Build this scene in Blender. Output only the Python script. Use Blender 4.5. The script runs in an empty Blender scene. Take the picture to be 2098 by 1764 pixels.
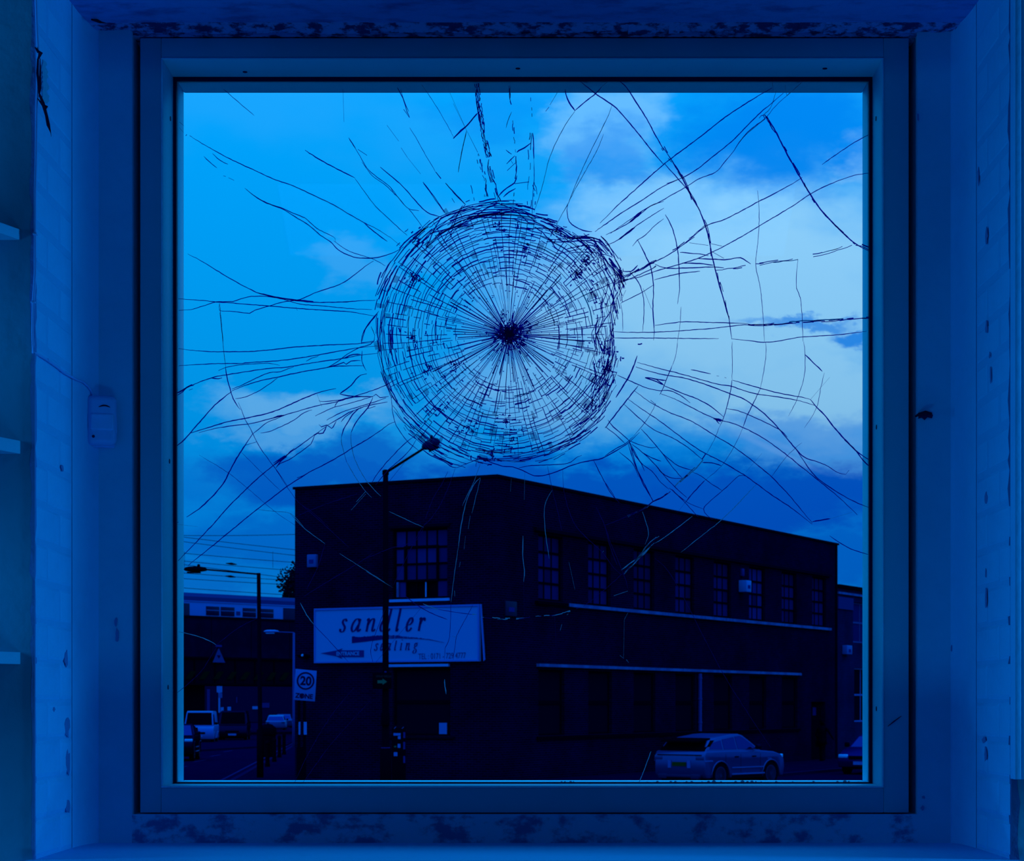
import bpy, bmesh, math, random
from mathutils import Vector, Matrix
random.seed(7)
PI = math.pi
sc = bpy.context.scene
COL = sc.collection

# ------------------------------------------------------------------ camera
# real set-up: a long lens on a shift mount, 4.45 m from the pane, eye 2.5 m above the street outside
F, CX, CY, EZ = 4100.0, 1100.0, 1440.0, 2.5
cam = bpy.data.cameras.new('camera'); co = bpy.data.objects.new('camera', cam); COL.objects.link(co)
co.location = (0, 0, EZ); co.rotation_euler = (PI/2, 0, 0)
cam.sensor_width = 36; cam.lens = 36*F/2098
cam.shift_x = (1049-CX)/2098; cam.shift_y = (CY-882)/2098
cam.clip_start = .1; cam.clip_end = 2000
cam.dof.use_dof = True; cam.dof.focus_distance = 4.45; cam.dof.aperture_fstop = 24
sc.camera = co
def P(px, py, Y):                      # a point of the place, at distance Y
    return Vector(((px-CX)/F*Y, Y, EZ+(CY-py)/F*Y))

# ------------------------------------------------------------------ world
def lin(c):
    return tuple(((v/255)/12.92 if v/255 <= .04045 else ((v/255+.055)/1.055)**2.4) for v in c)+(1,)
w = bpy.data.worlds.new('world'); sc.world = w; w.use_nodes = True
N, L = w.node_tree.nodes, w.node_tree.links
N.clear()
def nd(t, **k):
    n = N.new(t)
    for a, b in k.items(): setattr(n, a, b)
    return n
def mth(op, a, b=None, clamp=False):
    n = nd('ShaderNodeMath', operation=op, use_clamp=clamp)
    for i, v in enumerate((a, b)):
        if v is None: continue
        if isinstance(v, (int, float)): n.inputs[i].default_value = v
        else: L.new(v, n.inputs[i])
    return n.outputs[0]
tc = nd('ShaderNodeTexCoord'); sep = nd('ShaderNodeSeparateXYZ'); L.new(tc.outputs['Generated'], sep.inputs[0])
az = mth('ARCTAN2', sep.outputs[0], sep.outputs[1]); el = mth('ARCSINE', sep.outputs[2])
comb = nd('ShaderNodeCombineXYZ'); L.new(az, comb.inputs[0]); L.new(el, comb.inputs[1])
nz = nd('ShaderNodeTexNoise'); nz.inputs['Scale'].default_value = 26; nz.inputs['Detail'].default_value = 7; nz.inputs['Roughness'].default_value = .6
mp = nd('ShaderNodeMapping'); mp.inputs['Scale'].default_value = (1, 1, 2.1)
L.new(tc.outputs['Generated'], mp.inputs[0]); L.new(mp.outputs[0], nz.inputs['Vector'])
vsub = nd('ShaderNodeVectorMath', operation='SUBTRACT'); L.new(nz.outputs['Color'], vsub.inputs[0]); vsub.inputs[1].default_value = (.5, .5, .5)
vsc = nd('ShaderNodeVectorMath', operation='MULTIPLY'); L.new(vsub.outputs[0], vsc.inputs[0]); vsc.inputs[1].default_value = (.075, .05, 0)
vad = nd('ShaderNodeVectorMath', operation='ADD'); L.new(comb.outputs[0], vad.inputs[0]); L.new(vsc.outputs[0], vad.inputs[1])
def blobs(lst):
    tot = None
    for (px, py, rx, ry, s) in lst:
        a = nd('ShaderNodeVectorMath', operation='SUBTRACT'); L.new(vad.outputs[0], a.inputs[0])
        a.inputs[1].default_value = (math.atan((px-CX)/F), math.atan((CY-py)/F), 0)
        b = nd('ShaderNodeVectorMath', operation='MULTIPLY'); L.new(a.outputs[0], b.inputs[0]); b.inputs[1].default_value = (F/rx, F/ry, 0)
        c = nd('ShaderNodeVectorMath', operation='LENGTH'); L.new(b.outputs[0], c.inputs[0])
        m = nd('ShaderNodeMapRange', interpolation_type='SMOOTHSTEP')
        L.new(c.outputs['Value'], m.inputs[0]); m.inputs[1].default_value = 1.35; m.inputs[2].default_value = .45; m.inputs[3].default_value = 0; m.inputs[4].default_value = s
        tot = m.outputs[0] if tot is None else mth('MAXIMUM', tot, m.outputs[0])
    return tot
def mix(f, a, b):
    n = nd('ShaderNodeMix', data_type='RGBA'); L.new(f, n.inputs[0])
    for i, v in ((6, a), (7, b)):
        if isinstance(v, tuple): n.inputs[i].default_value = v
        else: L.new(v, n.inputs[i])
    return n.outputs[2]
nz2 = nd('ShaderNodeTexNoise'); nz2.inputs['Scale'].default_value = 7; nz2.inputs['Detail'].default_value = 8; L.new(mp.outputs[0], nz2.inputs['Vector'])
gen = nd('ShaderNodeMapRange', interpolation_type='SMOOTHSTEP'); L.new(nz2.outputs[0], gen.inputs[0]); gen.inputs[1].default_value = .47; gen.inputs[2].default_value = .66; gen.inputs[3].default_value = 0; gen.inputs[4].default_value = .45
light = blobs([(1520, 620, 470, 250, 1), (1330, 470, 190, 130, .75), (1660, 820, 260, 120, 1), (1240, 250, 120, 90, .45), (1770, 340, 60, 45, .7),
               (1150, 800, 220, 110, .5), (640, 850, 190, 45, .45), (560, 900, 120, 30, .35), (730, 540, 70, 50, .12), (1740, 950, 90, 40, .4), (1000, 500, 160, 70, .1)])
deep = blobs([(1600, 270, 230, 130, .95), (1245, 320, 80, 55, .5), (1640, 668, 120, 16, .75), (1760, 700, 90, 22, .9), (1010, 230, 120, 60, .35), (1600, 900, 260, 40, .5), (1300, 930, 140, 30, .6)])
dark = blobs([(640, 985, 220, 55, .7), (420, 990, 120, 50, .25), (760, 950, 130, 50, .6), (1540, 1030, 480, 85, .85), (1250, 985, 180, 50, .8), (1000, 1000, 420, 60, .8), (560, 1110, 200, 60, .4), (1740, 1140, 160, 60, .55), (420, 1190, 160, 30, .3)])
def streak(px, py, ln_, wd_, ang, s_):       # a thin straight pale streak
    a = nd('ShaderNodeVectorMath', operation='SUBTRACT'); L.new(comb.outputs[0], a.inputs[0]); a.inputs[1].default_value = (math.atan((px-CX)/F), math.atan((CY-py)/F), 0)
    ro = nd('ShaderNodeVectorRotate', rotation_type='Z_AXIS'); L.new(a.outputs[0], ro.inputs['Vector']); ro.inputs['Angle'].default_value = ang
    b = nd('ShaderNodeVectorMath', operation='MULTIPLY'); L.new(ro.outputs[0], b.inputs[0]); b.inputs[1].default_value = (F/ln_, F/wd_, 0)
    c = nd('ShaderNodeVectorMath', operation='LENGTH'); L.new(b.outputs[0], c.inputs[0])
    m = nd('ShaderNodeMapRange', interpolation_type='SMOOTHSTEP'); L.new(c.outputs['Value'], m.inputs[0]); m.inputs[1].default_value = 1.2; m.inputs[2].default_value = .2; m.inputs[3].default_value = 0; m.inputs[4].default_value = s_
    return m.outputs[0]
pale_streak = mth('MAXIMUM', streak(1585, 925, 115, 8, math.radians(25.5), .55), streak(1600, 916, 110, 7, math.radians(25.5), .4))
veil = nd('ShaderNodeMapRange', interpolation_type='SMOOTHSTEP'); L.new(el, veil.inputs[0]); veil.inputs[1].default_value = (CY-820)/F; veil.inputs[2].default_value = (CY-1120)/F; veil.inputs[3].default_value = 0; veil.inputs[4].default_value = .65
light = mth('MAXIMUM', light, mth('MULTIPLY', gen.outputs[0], .07))
c = mix(light, lin((0, 152, 237)), lin((134, 199, 243)))
c = mix(veil.outputs[0], c, lin((0, 118, 228)))
c = mix(deep, c, lin((0, 126, 228)))
c = mix(dark, c, lin((0, 72, 196)))
c = mix(pale_streak, c, lin((96, 160, 236)))
# an overcast sky is brighter overhead than at the horizon
cie = mth('ADD', mth('MULTIPLY', mth('MAXIMUM', sep.outputs[2], 0), 1.9), .68)
bg = nd('ShaderNodeBackground'); L.new(c, bg.inputs[0]); L.new(mth('MINIMUM', cie, 2.6), bg.inputs[1])
out = nd('ShaderNodeOutputWorld'); L.new(bg.outputs[0], out.inputs[0])

sc.view_settings.view_transform = 'Standard'; sc.view_settings.look = 'None'
sc.view_settings.exposure = 0; sc.view_settings.gamma = 1; sc.view_settings.use_curve_mapping = False
# added fill lights, all out of view, to brighten reveals, frame and soffit
def area(name, loc, rot, sx, sy, power, col):
    l = bpy.data.lights.new(name, 'AREA'); l.shape = 'RECTANGLE'; l.size = sx; l.size_y = sy; l.energy = power; l.color = col
    o = bpy.data.objects.new(name, l); COL.objects.link(o); o.location = loc; o.rotation_euler = rot
    return o
LC = (.02, .40, 1)
area('ceiling_fill', (0, .2, 4.6), (math.radians(25), 0, 0), 2.2, .5, 9, LC)  # added overhead fill for the surfaces facing the camera
def aim(loc, to): return (Vector(to)-Vector(loc)).to_track_quat('-Z', 'Y').to_euler()
area('side_light', (3.0, 3.33, 2.9), aim((3.0, 3.33, 2.9), (-.9, 4.1, 2.9)), .3, 1.4, 50, LC)  # added pair of unseen fills raking the side reveals
area('side_light', (-3.0, 3.33, 2.9), aim((-3.0, 3.33, 2.9), (.9, 4.1, 2.9)), .3, 1.4, 42, LC)
area('low_fill', (0, 2.3, 1.1), aim((0, 2.3, 1.1), (0, 4.4, 3.9)), 1.2, .3, 7, LC)  # added low fill for the soffit and the top of the frame

# ------------------------------------------------------------------ materials
def mat(name, col, rough=.7, metal=0, spec=.3, noise=None, bump=None):
    m = bpy.data.materials.new(name); m.use_nodes = True
    nt = m.node_tree; b = nt.nodes['Principled BSDF']
    b.inputs['Base Color'].default_value = (*col, 1); b.inputs['Roughness'].default_value = rough
    b.inputs['Metallic'].default_value = metal; b.inputs['Specular Tint'].default_value = (.3, .32, 1, 1); b.inputs['Specular IOR Level'].default_value = spec
    if noise or bump:
        tcn = nt.nodes.new('ShaderNodeTexCoord')
    if noise:                          # (scale, colour2, low, high, detail, (stretch))
        s, c2, lo, hi, det = noise[:5]
        n = nt.nodes.new('ShaderNodeTexNoise'); n.inputs['Scale'].default_value = s; n.inputs['Detail'].default_value = det; n.inputs['Roughness'].default_value = .65
        mpn = nt.nodes.new('ShaderNodeMapping'); mpn.inputs['Scale'].default_value = noise[5] if len(noise) > 5 else (1, 1, 1)
        nt.links.new(tcn.outputs['Object'], mpn.inputs[0]); nt.links.new(mpn.outputs[0], n.inputs['Vector'])
        r = nt.nodes.new('ShaderNodeMapRange'); r.interpolation_type = 'SMOOTHSTEP'
        nt.links.new(n.outputs[0], r.inputs[0]); r.inputs[1].default_value = lo; r.inputs[2].default_value = hi
        x = nt.nodes.new('ShaderNodeMix'); x.data_type = 'RGBA'
        nt.links.new(r.outputs[0], x.inputs[0]); x.inputs[6].default_value = (*col, 1); x.inputs[7].default_value = (*c2, 1)
        nt.links.new(x.outputs[2], b.inputs['Base Color'])
    if bump:
        s, st, di = bump
        n = nt.nodes.new('ShaderNodeTexNoise'); n.inputs['Scale'].default_value = s; n.inputs['Detail'].default_value = 6
        nt.links.new(tcn.outputs['Object'], n.inputs['Vector'])
        bp = nt.nodes.new('ShaderNodeBump'); bp.inputs['Strength'].default_value = st; bp.inputs['Distance'].default_value = di
        nt.links.new(n.outputs[0], bp.inputs['Height']); nt.links.new(bp.outputs[0], b.inputs['Normal'])
    return m
M = {}
M['plaster'] = mat('painted_plaster', (.10, .55, .80), .8, noise=(3, (.08, .48, .72), .35, .7, 5), bump=(18, .5, .006))
M['roomdark'] = mat('low_bounce_dark', (.03, .05, .10), .9, spec=.1)  # unseen room surfaces kept dark to cut bounced light
M['reveal'] = mat('painted_brickwork', (.10, .54, .91), .75, noise=(5, (.08, .47, .83), .4, .75, 6), bump=(35, .5, .004))
M['soffit'] = mat('mottled_plaster', (.08, .30, .72), .85, noise=(9, (.07, .14, .42), .45, .7, 8, (1, 2, 2)), bump=(25, .6, .006))  # plaster with darker random mottling
M['stained'] = mat('stained_plaster', (.08, .55, .80), .85, noise=(16, (.07, .18, .42), .47, .62, 9, (1, 1, 1.5)), bump=(40, .7, .005))
M['ragged'] = mat('crumbling_plaster', (.20, .34, .72), .9, noise=(30, (.02, .04, .16), .45, .58, 6, (1, 1, 3)), bump=(60, .8, .006))
M['sill'] = mat('painted_sill', (.12, .54, .94), .6, noise=(45, (.08, .40, .75), .58, .7, 4, (.5, 3, 1)), bump=(50, .3, .002))
M['frame'] = mat('lit_white_paint', (.22, .85, 1.0), .5, noise=(2.2, (.2, .8, .96), .4, .7, 3))  # white raised for the lining: its daylight is put into the colour
M['mortar'] = mat('shaded_mortar', (.092, .48, .84), .85, bump=(60, .5, .003))  # slightly darker than the bricks, joint shadow put into the colour
M['frameshade'] = mat('shaded_frame_paint', (.05, .46, .62), .6, noise=(2.2, (.045, .42, .57), .4, .7, 3))  # frame paint darkened: shade on the room side is in the colour
M['wallshade'] = mat('shaded_wall_paint', (.05, .34, .50), .8, noise=(3, (.045, .3, .46), .35, .7, 5), bump=(18, .5, .006))  # plaster paint darkened: shade on the front wall is in the colour
M['gasket'] = mat('black_gasket', (.004, .006, .05), .6)
M['dark'] = mat('gap_shade', (.003, .004, .03), .8)  # near-black: shade of the gap round the frame is in the colour
M['screw'] = mat('dark_screw', (.01, .012, .08), .5)
M['plastic'] = mat('white_plastic', (.20, .45, .85), .35, spec=.5)
M['lens'] = mat('detector_lens', (.24, .5, .9), .25, spec=.6)
M['cable'] = mat('white_cable', (.22, .42, .85), .5)
M['debris'] = mat('black_debris', (.004, .005, .03), .9)
M['crack'] = mat('crack_edge', (.015, .03, .42), .5, spec=.1)
M['droplet'] = mat('droplet', (.3, .7, 1), .1, spec=.8)
def brickmat(name, c1, c2, cm, scale, bump=.3):
    m = bpy.data.materials.new(name); m.use_nodes = True; nt = m.node_tree; b = nt.nodes['Principled BSDF']
    tcn = nt.nodes.new('ShaderNodeTexCoord'); sp = nt.nodes.new('ShaderNodeSeparateXYZ'); cb = nt.nodes.new('ShaderNodeCombineXYZ')
    ad = nt.nodes.new('ShaderNodeMath'); ad.operation = 'ADD'
    nt.links.new(tcn.outputs['Object'], sp.inputs[0]); nt.links.new(sp.outputs[0], ad.inputs[0]); nt.links.new(sp.outputs[1], ad.inputs[1])
    nt.links.new(ad.outputs[0], cb.inputs[0]); nt.links.new(sp.outputs[2], cb.inputs[1])
    br = nt.nodes.new('ShaderNodeTexBrick'); nt.links.new(cb.outputs[0], br.inputs['Vector'])
    br.inputs['Color1'].default_value = (*c1, 1); br.inputs['Color2'].default_value = (*c2, 1); br.inputs['Mortar'].default_value = (*cm, 1)
    br.inputs['Scale'].default_value = 1/scale; br.inputs['Brick Width'].default_value = .225; br.inputs['Row Height'].default_value = .075; br.inputs['Mortar Size'].default_value = .008
    n = nt.nodes.new('ShaderNodeTexNoise'); n.inputs['Scale'].default_value = .6; n.inputs['Detail'].default_value = 6; nt.links.new(tcn.outputs['Object'], n.inputs['Vector'])
    r = nt.nodes.new('ShaderNodeMapRange'); nt.links.new(n.outputs[0], r.inputs[0]); r.inputs[1].default_value = .3; r.inputs[2].default_value = .7; r.inputs[3].default_value = .65; r.inputs[4].default_value = 1.3
    x = nt.nodes.new('ShaderNodeVectorMath'); x.operation = 'SCALE'; nt.links.new(br.outputs[0], x.inputs[0]); nt.links.new(r.outputs[0], x.inputs['Scale'])
    nt.links.new(x.outputs[0], b.inputs['Base Color']); b.inputs['Roughness'].default_value = .9; b.inputs['Specular IOR Level'].default_value = 0
    bp = nt.nodes.new('ShaderNodeBump'); bp.inputs['Strength'].default_value = bump; bp.inputs['Distance'].default_value = .01; bp.invert = True
    nt.links.new(br.outputs['Fac'], bp.inputs['Height']); nt.links.new(bp.outputs[0], b.inputs['Normal'])
    return m
M['brick'] = brickmat('soot_dark_brick', (.0008, .0010, .019), (.0006, .0008, .010), (.0015, .003, .042), 1)
M['brick_far'] = brickmat('blue_brick', (.002, .005, .05), (.002, .004, .035), (.006, .014, .09), 1)
M['coping'] = mat('coping', (.001, .0015, .012), .9, spec=0)
M['black'] = mat('black_paint', (.0006, .0006, .006), .7, spec=0)
M['bars'] = mat('window_bars', (.0004, .0006, .006), .7, spec=0)
M['pane'] = mat('far_pane', (.002, .008, .06), .25, spec=.25)
M['pane_dim'] = mat('boarded_pane', (.0008, .0014, .012), .9, spec=0)
M['concrete'] = mat('pale_concrete', (.02, .10, .38), .85, spec=.1, noise=(1.5, (.012, .06, .26), .4, .6, 4))
M['sillwhite'] = mat('white_sill', (.06, .25, .75), .7, spec=.1)
M['sign'] = mat('sign_face', (.02, .19, .60), .6, spec=.1)
M['signedge'] = mat('sign_edge', (.02, .12, .55), .6, spec=.1)
M['ink'] = mat('sign_ink', (.002, .006, .12), .7, spec=0)
M['ink2'] = mat('faded_sign_ink', (.003, .018, .18), .7, spec=0)
M['ink_black'] = mat('black_ink', (.001, .001, .04), .8, spec=0)
M['zone'] = mat('zone_sign_face', (.03, .12, .5), .6, spec=.1)
M['green'] = mat('green_print', (.0, .10, .07), .6, spec=.1)
M['greendim'] = mat('dim_green_print', (.0, .02, .03), .6, spec=.1)
M['road'] = mat('asphalt', (.0003, .0010, .028), .9, spec=0, noise=(2, (.0002, .0007, .02), .3, .7, 6))
M['pavement'] = mat('paving', (.0003, .0012, .028), .9, spec=0, noise=(1, (.0003, .0009, .02), .3, .7, 6))
M['kerb'] = mat('kerb', (.001, .004, .05), .9, spec=0)
M['paint'] = mat('road_paint', (.002, .01, .09), .8, spec=0)
M['carpaint'] = mat('silver_paint', (.005, .03, .17), .3, metal=.25, spec=.5)
M['darkpaint'] = mat('dark_car_paint', (.0005, .001, .008), .35, spec=.12)
M['navypaint'] = mat('navy_car_paint', (.001, .003, .05), .3, spec=.2)
M['vanpaint'] = mat('white_van_paint', (.015, .075, .36), .45, spec=.2)
M['carglass'] = mat('car_glass', (.001, .004, .03), .08, spec=.5)
M['blackglass'] = mat('rear_glass', (.0005, .0005, .004), .5, spec=0)
M['tyre'] = mat('tyre', (.001, .0012, .008), .9, spec=0)
M['alloy'] = mat('alloy', (.002, .010, .07), .5, spec=.1)
M['lamp'] = mat('lamp_glass', (.08, .35, .9), .2, spec=.6)
M['tail'] = mat('tail_lamp', (.01, .03, .16), .2, spec=.6)
M['plate'] = mat('number_plate', (.002, .035, .004), .6, spec=.1)
M['trainwhite'] = mat('train_body', (.015, .13, .5), .5, spec=.2)
M['trainroof'] = mat('train_roof', (.004, .02, .15), .7, spec=.1)
M['trainwin'] = mat('train_window', (.001, .003, .035), .3, spec=.2)
M['bridge'] = mat('bridge_iron', (.0008, .0014, .018), .85, spec=0, noise=(.6, (.0012, .003, .03), .4, .7, 5))
M['hazard'] = mat('hazard_stripe', (.0015, .008, .006), .8, spec=0)
M['greymetal'] = mat('lamp_post_metal', (.006, .03, .22), .6, spec=.15)
M['leaf'] = mat('leaves', (.0006, .002, .016), .8, spec=0)
M['cloth'] = mat('dark_clothing', (.0006, .0006, .006), .9, spec=0)
M['skin'] = mat('skin', (.004, .006, .03), .7, spec=0)
M['sticker'] = mat('sticker', (.02, .12, .5), .6, spec=.1)
def special(name, kind):
    m = bpy.data.materials.new(name); m.use_nodes = True; nt = m.node_tree; nt.nodes.clear()
    o = nt.nodes.new('ShaderNodeOutputMaterial'); mx = nt.nodes.new('ShaderNodeMixShader'); nt.links.new(mx.outputs[0], o.inputs[0])
    if kind == 'glass':
        a = nt.nodes.new('ShaderNodeBsdfTransparent'); a.inputs[0].default_value = (.985, .985, .985, 1)
        b = nt.nodes.new('ShaderNodeBsdfGlossy'); b.inputs['Roughness'].default_value = .0
        fr = nt.nodes.new('ShaderNodeFresnel'); fr.inputs[0].default_value = 1.2; nt.links.new(fr.outputs[0], mx.inputs[0])
    elif kind == 'glint':
        a = nt.nodes.new('ShaderNodeBsdfTranslucent'); a.inputs[0].default_value = (1, .78, .95, 1)
        b = nt.nodes.new('ShaderNodeBsdfDiffuse'); b.inputs[0].default_value = (.9, .9, .9, 1); mx.inputs[0].default_value = .25
    elif kind == 'crack':              # broken edges: mostly dark, letting a little deep blue through
        a = nt.nodes.new('ShaderNodeBsdfDiffuse'); a.inputs[0].default_value = (.02, .05, .7, 1)
        b = nt.nodes.new('ShaderNodeBsdfTransparent'); b.inputs[0].default_value = (.03, .08, .60, 1); mx.inputs[0].default_value = .68
    else:   # frosted film: crushed glass lets part of the light through
        a = nt.nodes.new('ShaderNodeBsdfTransparent'); a.inputs[0].default_value = (.95, .97, 1, 1)
        b = nt.nodes.new('ShaderNodeBsdfDiffuse'); b.inputs[0].default_value = (.05, .16, .8, 1); mx.inputs[0].default_value = .3
    nt.links.new(a.outputs[0], mx.inputs[1]); nt.links.new(b.outputs[0], mx.inputs[2])
    return m
def gloss(name, col, gcol, rough, fac):
    m = bpy.data.materials.new(name); m.use_nodes = True; nt = m.node_tree; nt.nodes.clear()
    o = nt.nodes.new('ShaderNodeOutputMaterial'); mx = nt.nodes.new('ShaderNodeMixShader'); mx.inputs[0].default_value = fac; nt.links.new(mx.outputs[0], o.inputs[0])
    a = nt.nodes.new('ShaderNodeBsdfDiffuse'); a.inputs[0].default_value = (*col, 1); b = nt.nodes.new('ShaderNodeBsdfGlossy'); b.inputs[0].default_value = (*gcol, 1); b.inputs['Roughness'].default_value = rough
    nt.links.new(a.outputs[0], mx.inputs[1]); nt.links.new(b.outputs[0], mx.inputs[2]); return m
M['carpaint'] = gloss('silver_paint', (.002, .022, .13), (.02, .18, .65), .22, .18)
M['darkpaint'] = gloss('dark_car_paint', (.0003, .0006, .006), (.01, .03, .3), .25, .06)
M['navypaint'] = gloss('navy_car_paint', (.0004, .0015, .05), (.01, .04, .5), .25, .10)
M['carglass'] = gloss('car_glass', (.0005, .0015, .02), (.02, .08, .6), .05, .22)
M['pane'] = gloss('far_pane', (.001, .004, .05), (.01, .05, .5), .1, .1)
M['glass'] = special('window_glass', 'glass'); M['crack'] = special('crack_edge', 'crack'); M['glint'] = special('crack_glint', 'glint'); M['droplet'] = M['glint']; M['frost'] = special('crazed_glass', 'frost')

# ------------------------------------------------------------------ helpers
class MB:
    def __init__(s): s.v = []; s.f = []
    def add(s, vs, fs):
        n = len(s.v); s.v += [tuple(v) for v in vs]; s.f += [tuple(i+n for i in f) for f in fs]; return s
    def box(s, x0, x1, y0, y1, z0, z1):
        return s.add([(x0,y0,z0),(x1,y0,z0),(x1,y1,z0),(x0,y1,z0),(x0,y0,z1),(x1,y0,z1),(x1,y1,z1),(x0,y1,z1)],
                     [(0,3,2,1),(4,5,6,7),(0,1,5,4),(1,2,6,5),(2,3,7,6),(3,0,4,7)])
    def prism(s, poly, axis, a, b):       # poly in the two other axes
        def pt(p, t):
            return {'y': (p[0], t, p[1]), 'x': (t, p[0], p[1]), 'z': (p[0], p[1], t)}[axis]
        n = len(poly)
        return s.add([pt(p, a) for p in poly]+[pt(p, b) for p in poly],
                     [tuple(range(n)), tuple(reversed(range(n, 2*n)))]+[(i, i+n, (i+1) % n+n, (i+1) % n) for i in range(n)])
    def tube(s, pts, r, k=8):
        pts = [Vector(p) for p in pts]; rs = r if isinstance(r, (list, tuple)) else [r]*len(pts)
        base = len(s.v); up0 = Vector((.13, .21, .97))
        for i, p in enumerate(pts):
            d = (pts[min(i+1, len(pts)-1)]-pts[max(i-1, 0)]).normalized()
            a = d.cross(up0 if abs(d.dot(up0)) < .95 else Vector((1, 0, 0))).normalized(); b = d.cross(a)
            for j in range(k):
                t = 2*PI*j/k; s.v.append(tuple(p+(a*math.cos(t)+b*math.sin(t))*rs[i]))
        for i in range(len(pts)-1):
            for j in range(k):
                q = base+i*k; s.f.append((q+j, q+(j+1) % k, q+k+(j+1) % k, q+k+j))
        s.f.append(tuple(base+j for j in range(k))[::-1]); s.f.append(tuple(base+(len(pts)-1)*k+j for j in range(k)))
        return s
    def lathe(s, prof, c, axis='z', k=16):  # prof: (r, h)
        base = len(s.v); c = Vector(c)
        for r, h in prof:
            for j in range(k):
                t = 2*PI*j/k; a, b = r*math.cos(t), r*math.sin(t)
                s.v.append(tuple(c+Vector({'z': (a, b, h), 'y': (a, h, b), 'x': (h, a, b)}[axis])))
        for i in range(len(prof)-1):
            for j in range(k):
                q = base+i*k; s.f.append((q+j, q+(j+1) % k, q+k+(j+1) % k, q+k+j))
        s.f.append(tuple(base+j for j in range(k))); s.f.append(tuple(base+(len(prof)-1)*k+j for j in range(k)))
        return s
    def ribbon(s, pts, wd, y0, y1):        # a crack: a narrow slit running through part of the glass thickness
        n = len(pts)
        if n < 2: return s
        ws = wd if isinstance(wd, (list, tuple)) else [wd]*n
        base = len(s.v)
        for i, (x, z) in enumerate(pts):
            a, b = pts[max(i-1, 0)], pts[min(i+1, n-1)]
            dx, dz = b[0]-a[0], b[1]-a[1]; l = math.hypot(dx, dz) or 1
            nx, nz_ = -dz/l*ws[i]/2, dx/l*ws[i]/2
            s.v += [(x+nx, y0, z+nz_), (x-nx, y0, z-nz_), (x-nx, y1, z-nz_), (x+nx, y1, z+nz_)]
        for i in range(n-1):
            q = base+4*i
            for j in range(4): s.f.append((q+j, q+(j+1) % 4, q+4+(j+1) % 4, q+4+j))
        return s
    def build(s, name, m, parent=None, smooth=False, bevel=0, seg=2, fix=True):
        me = bpy.data.meshes.new(name); me.from_pydata(s.v, [], s.f)
        if fix:
            bm = bmesh.new(); bm.from_mesh(me); bmesh.ops.recalc_face_normals(bm, faces=bm.faces); bm.to_mesh(me); bm.free()
        if m: me.materials.append(m)
        if smooth:
            for p in me.polygons: p.use_smooth = True
        o = bpy.data.objects.new(name, me); COL.objects.link(o); o.parent = parent
        if bevel:
            b = o.modifiers.new('bevel', 'BEVEL'); b.width = bevel; b.segments = seg; b.limit_method = 'ANGLE'; b.angle_limit = math.radians(38)
            for p in me.polygons: p.use_smooth = True
            b.harden_normals = False
        return o
def tag(o, label, cat, group=None):
    o['label'] = label; o['category'] = cat
    if group: o['group'] = group
    return o
def thing(name, label, cat, loc=(0,0,0), rz=0, group=None):
    o = bpy.data.objects.new(name, None); COL.objects.link(o); o.location = loc; o.rotation_euler = (0, 0, rz); o.empty_display_size = .1
    return tag(o, label, cat, group)
def struct(o): o['kind'] = 'structure'; return o
def text(s, name, m, parent, loc, size, sx=1, off=0, ext=.004, rot=(PI/2, 0, 0), shear=0, align='LEFT'):
    cu = bpy.data.curves.new(name, 'FONT'); cu.body = s; cu.size = size; cu.extrude = ext; cu.offset = off; cu.shear = shear; cu.align_x = align
    cu.materials.append(m); o = bpy.data.objects.new(name, cu); COL.objects.link(o); o.parent = parent; o.location = loc; o.rotation_euler = rot; o.scale = (sx, 1, 1)
    bpy.context.view_layer.update(); me = bpy.data.meshes.new_from_object(o.evaluated_get(bpy.context.evaluated_depsgraph_get()))
    bpy.data.objects.remove(o); o = bpy.data.objects.new(name, me); COL.objects.link(o); o.parent = parent; o.location = loc; o.rotation_euler = rot; o.scale = (sx, 1, 1)
    if not me.materials: me.materials.append(m)
    return o
def smooth_line(pts, step=3.0):           # Catmull-Rom
    if len(pts) < 3: 
        return list(pts)
    out = []
    p = [pts[0]]+list(pts)+[pts[-1]]
    for i in range(1, len(p)-2):
        a, b, c, d = p[i-1], p[i], p[i+1], p[i+2]
        n = max(1, int(math.hypot(c[0]-b[0], c[1]-b[1])/step))
        for j in range(n):
            t = j/n
            out.append(tuple(.5*((2*b[k])+(-a[k]+c[k])*t+(2*a[k]-5*b[k]+4*c[k]-d[k])*t*t+(-a[k]+3*b[k]-3*c[k]+d[k])*t**3) for k in (0, 1)))
    out.append(pts[-1]); return out

# ------------------------------------------------------------------ the room
Y0, YR, YF, YG = 3.84, 4.30, 4.315, 4.447     # wall face, back of the reveal, frame face, glass
XL, XR, ZS, ZT = -.965, .912, 2.199, 3.95     # reveal left / right, sill, soffit
FX0, FX1, FZ0, FZ1 = -.8557, .802, 2.263, 3.934   # frame outside
OX0, OX1, OZ0, OZ1 = -.806, .7435, 2.321, 3.887   # frame opening
def ring(mb, ox0, ox1, oz0, oz1, x0, x1, z0, z1, ya, yb):
    mb.box(x0, ox0, ya, yb, z0, z1); mb.box(ox1, x1, ya, yb, z0, z1)
    mb.box(ox0, ox1, ya, yb, z0, oz0); mb.box(ox0, ox1, ya, yb, oz1, z1); return mb
wf = struct(ring(MB(), XL, XR, ZS-.05, ZT+.03, -3.2, 3.2, .8, 4.7, Y0, 4.55).build('wall_front', M['wallshade']))
struct(MB().box(-3.4, -3.2, -2.2, 4.8, .8, 4.7).build('wall_left', M['roomdark']))
struct(MB().box(3.2, 3.4, -2.2, 4.8, .8, 4.7).build('wall_right', M['roomdark']))
struct(MB().box(-3.4, 3.4, -2.4, -2.2, .8, 4.7).build('wall_back', M['roomdark']))
struct(MB().box(-3.4, 3.4, -2.4, 4.8, .7, .8).build('floor', M['roomdark']))
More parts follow.
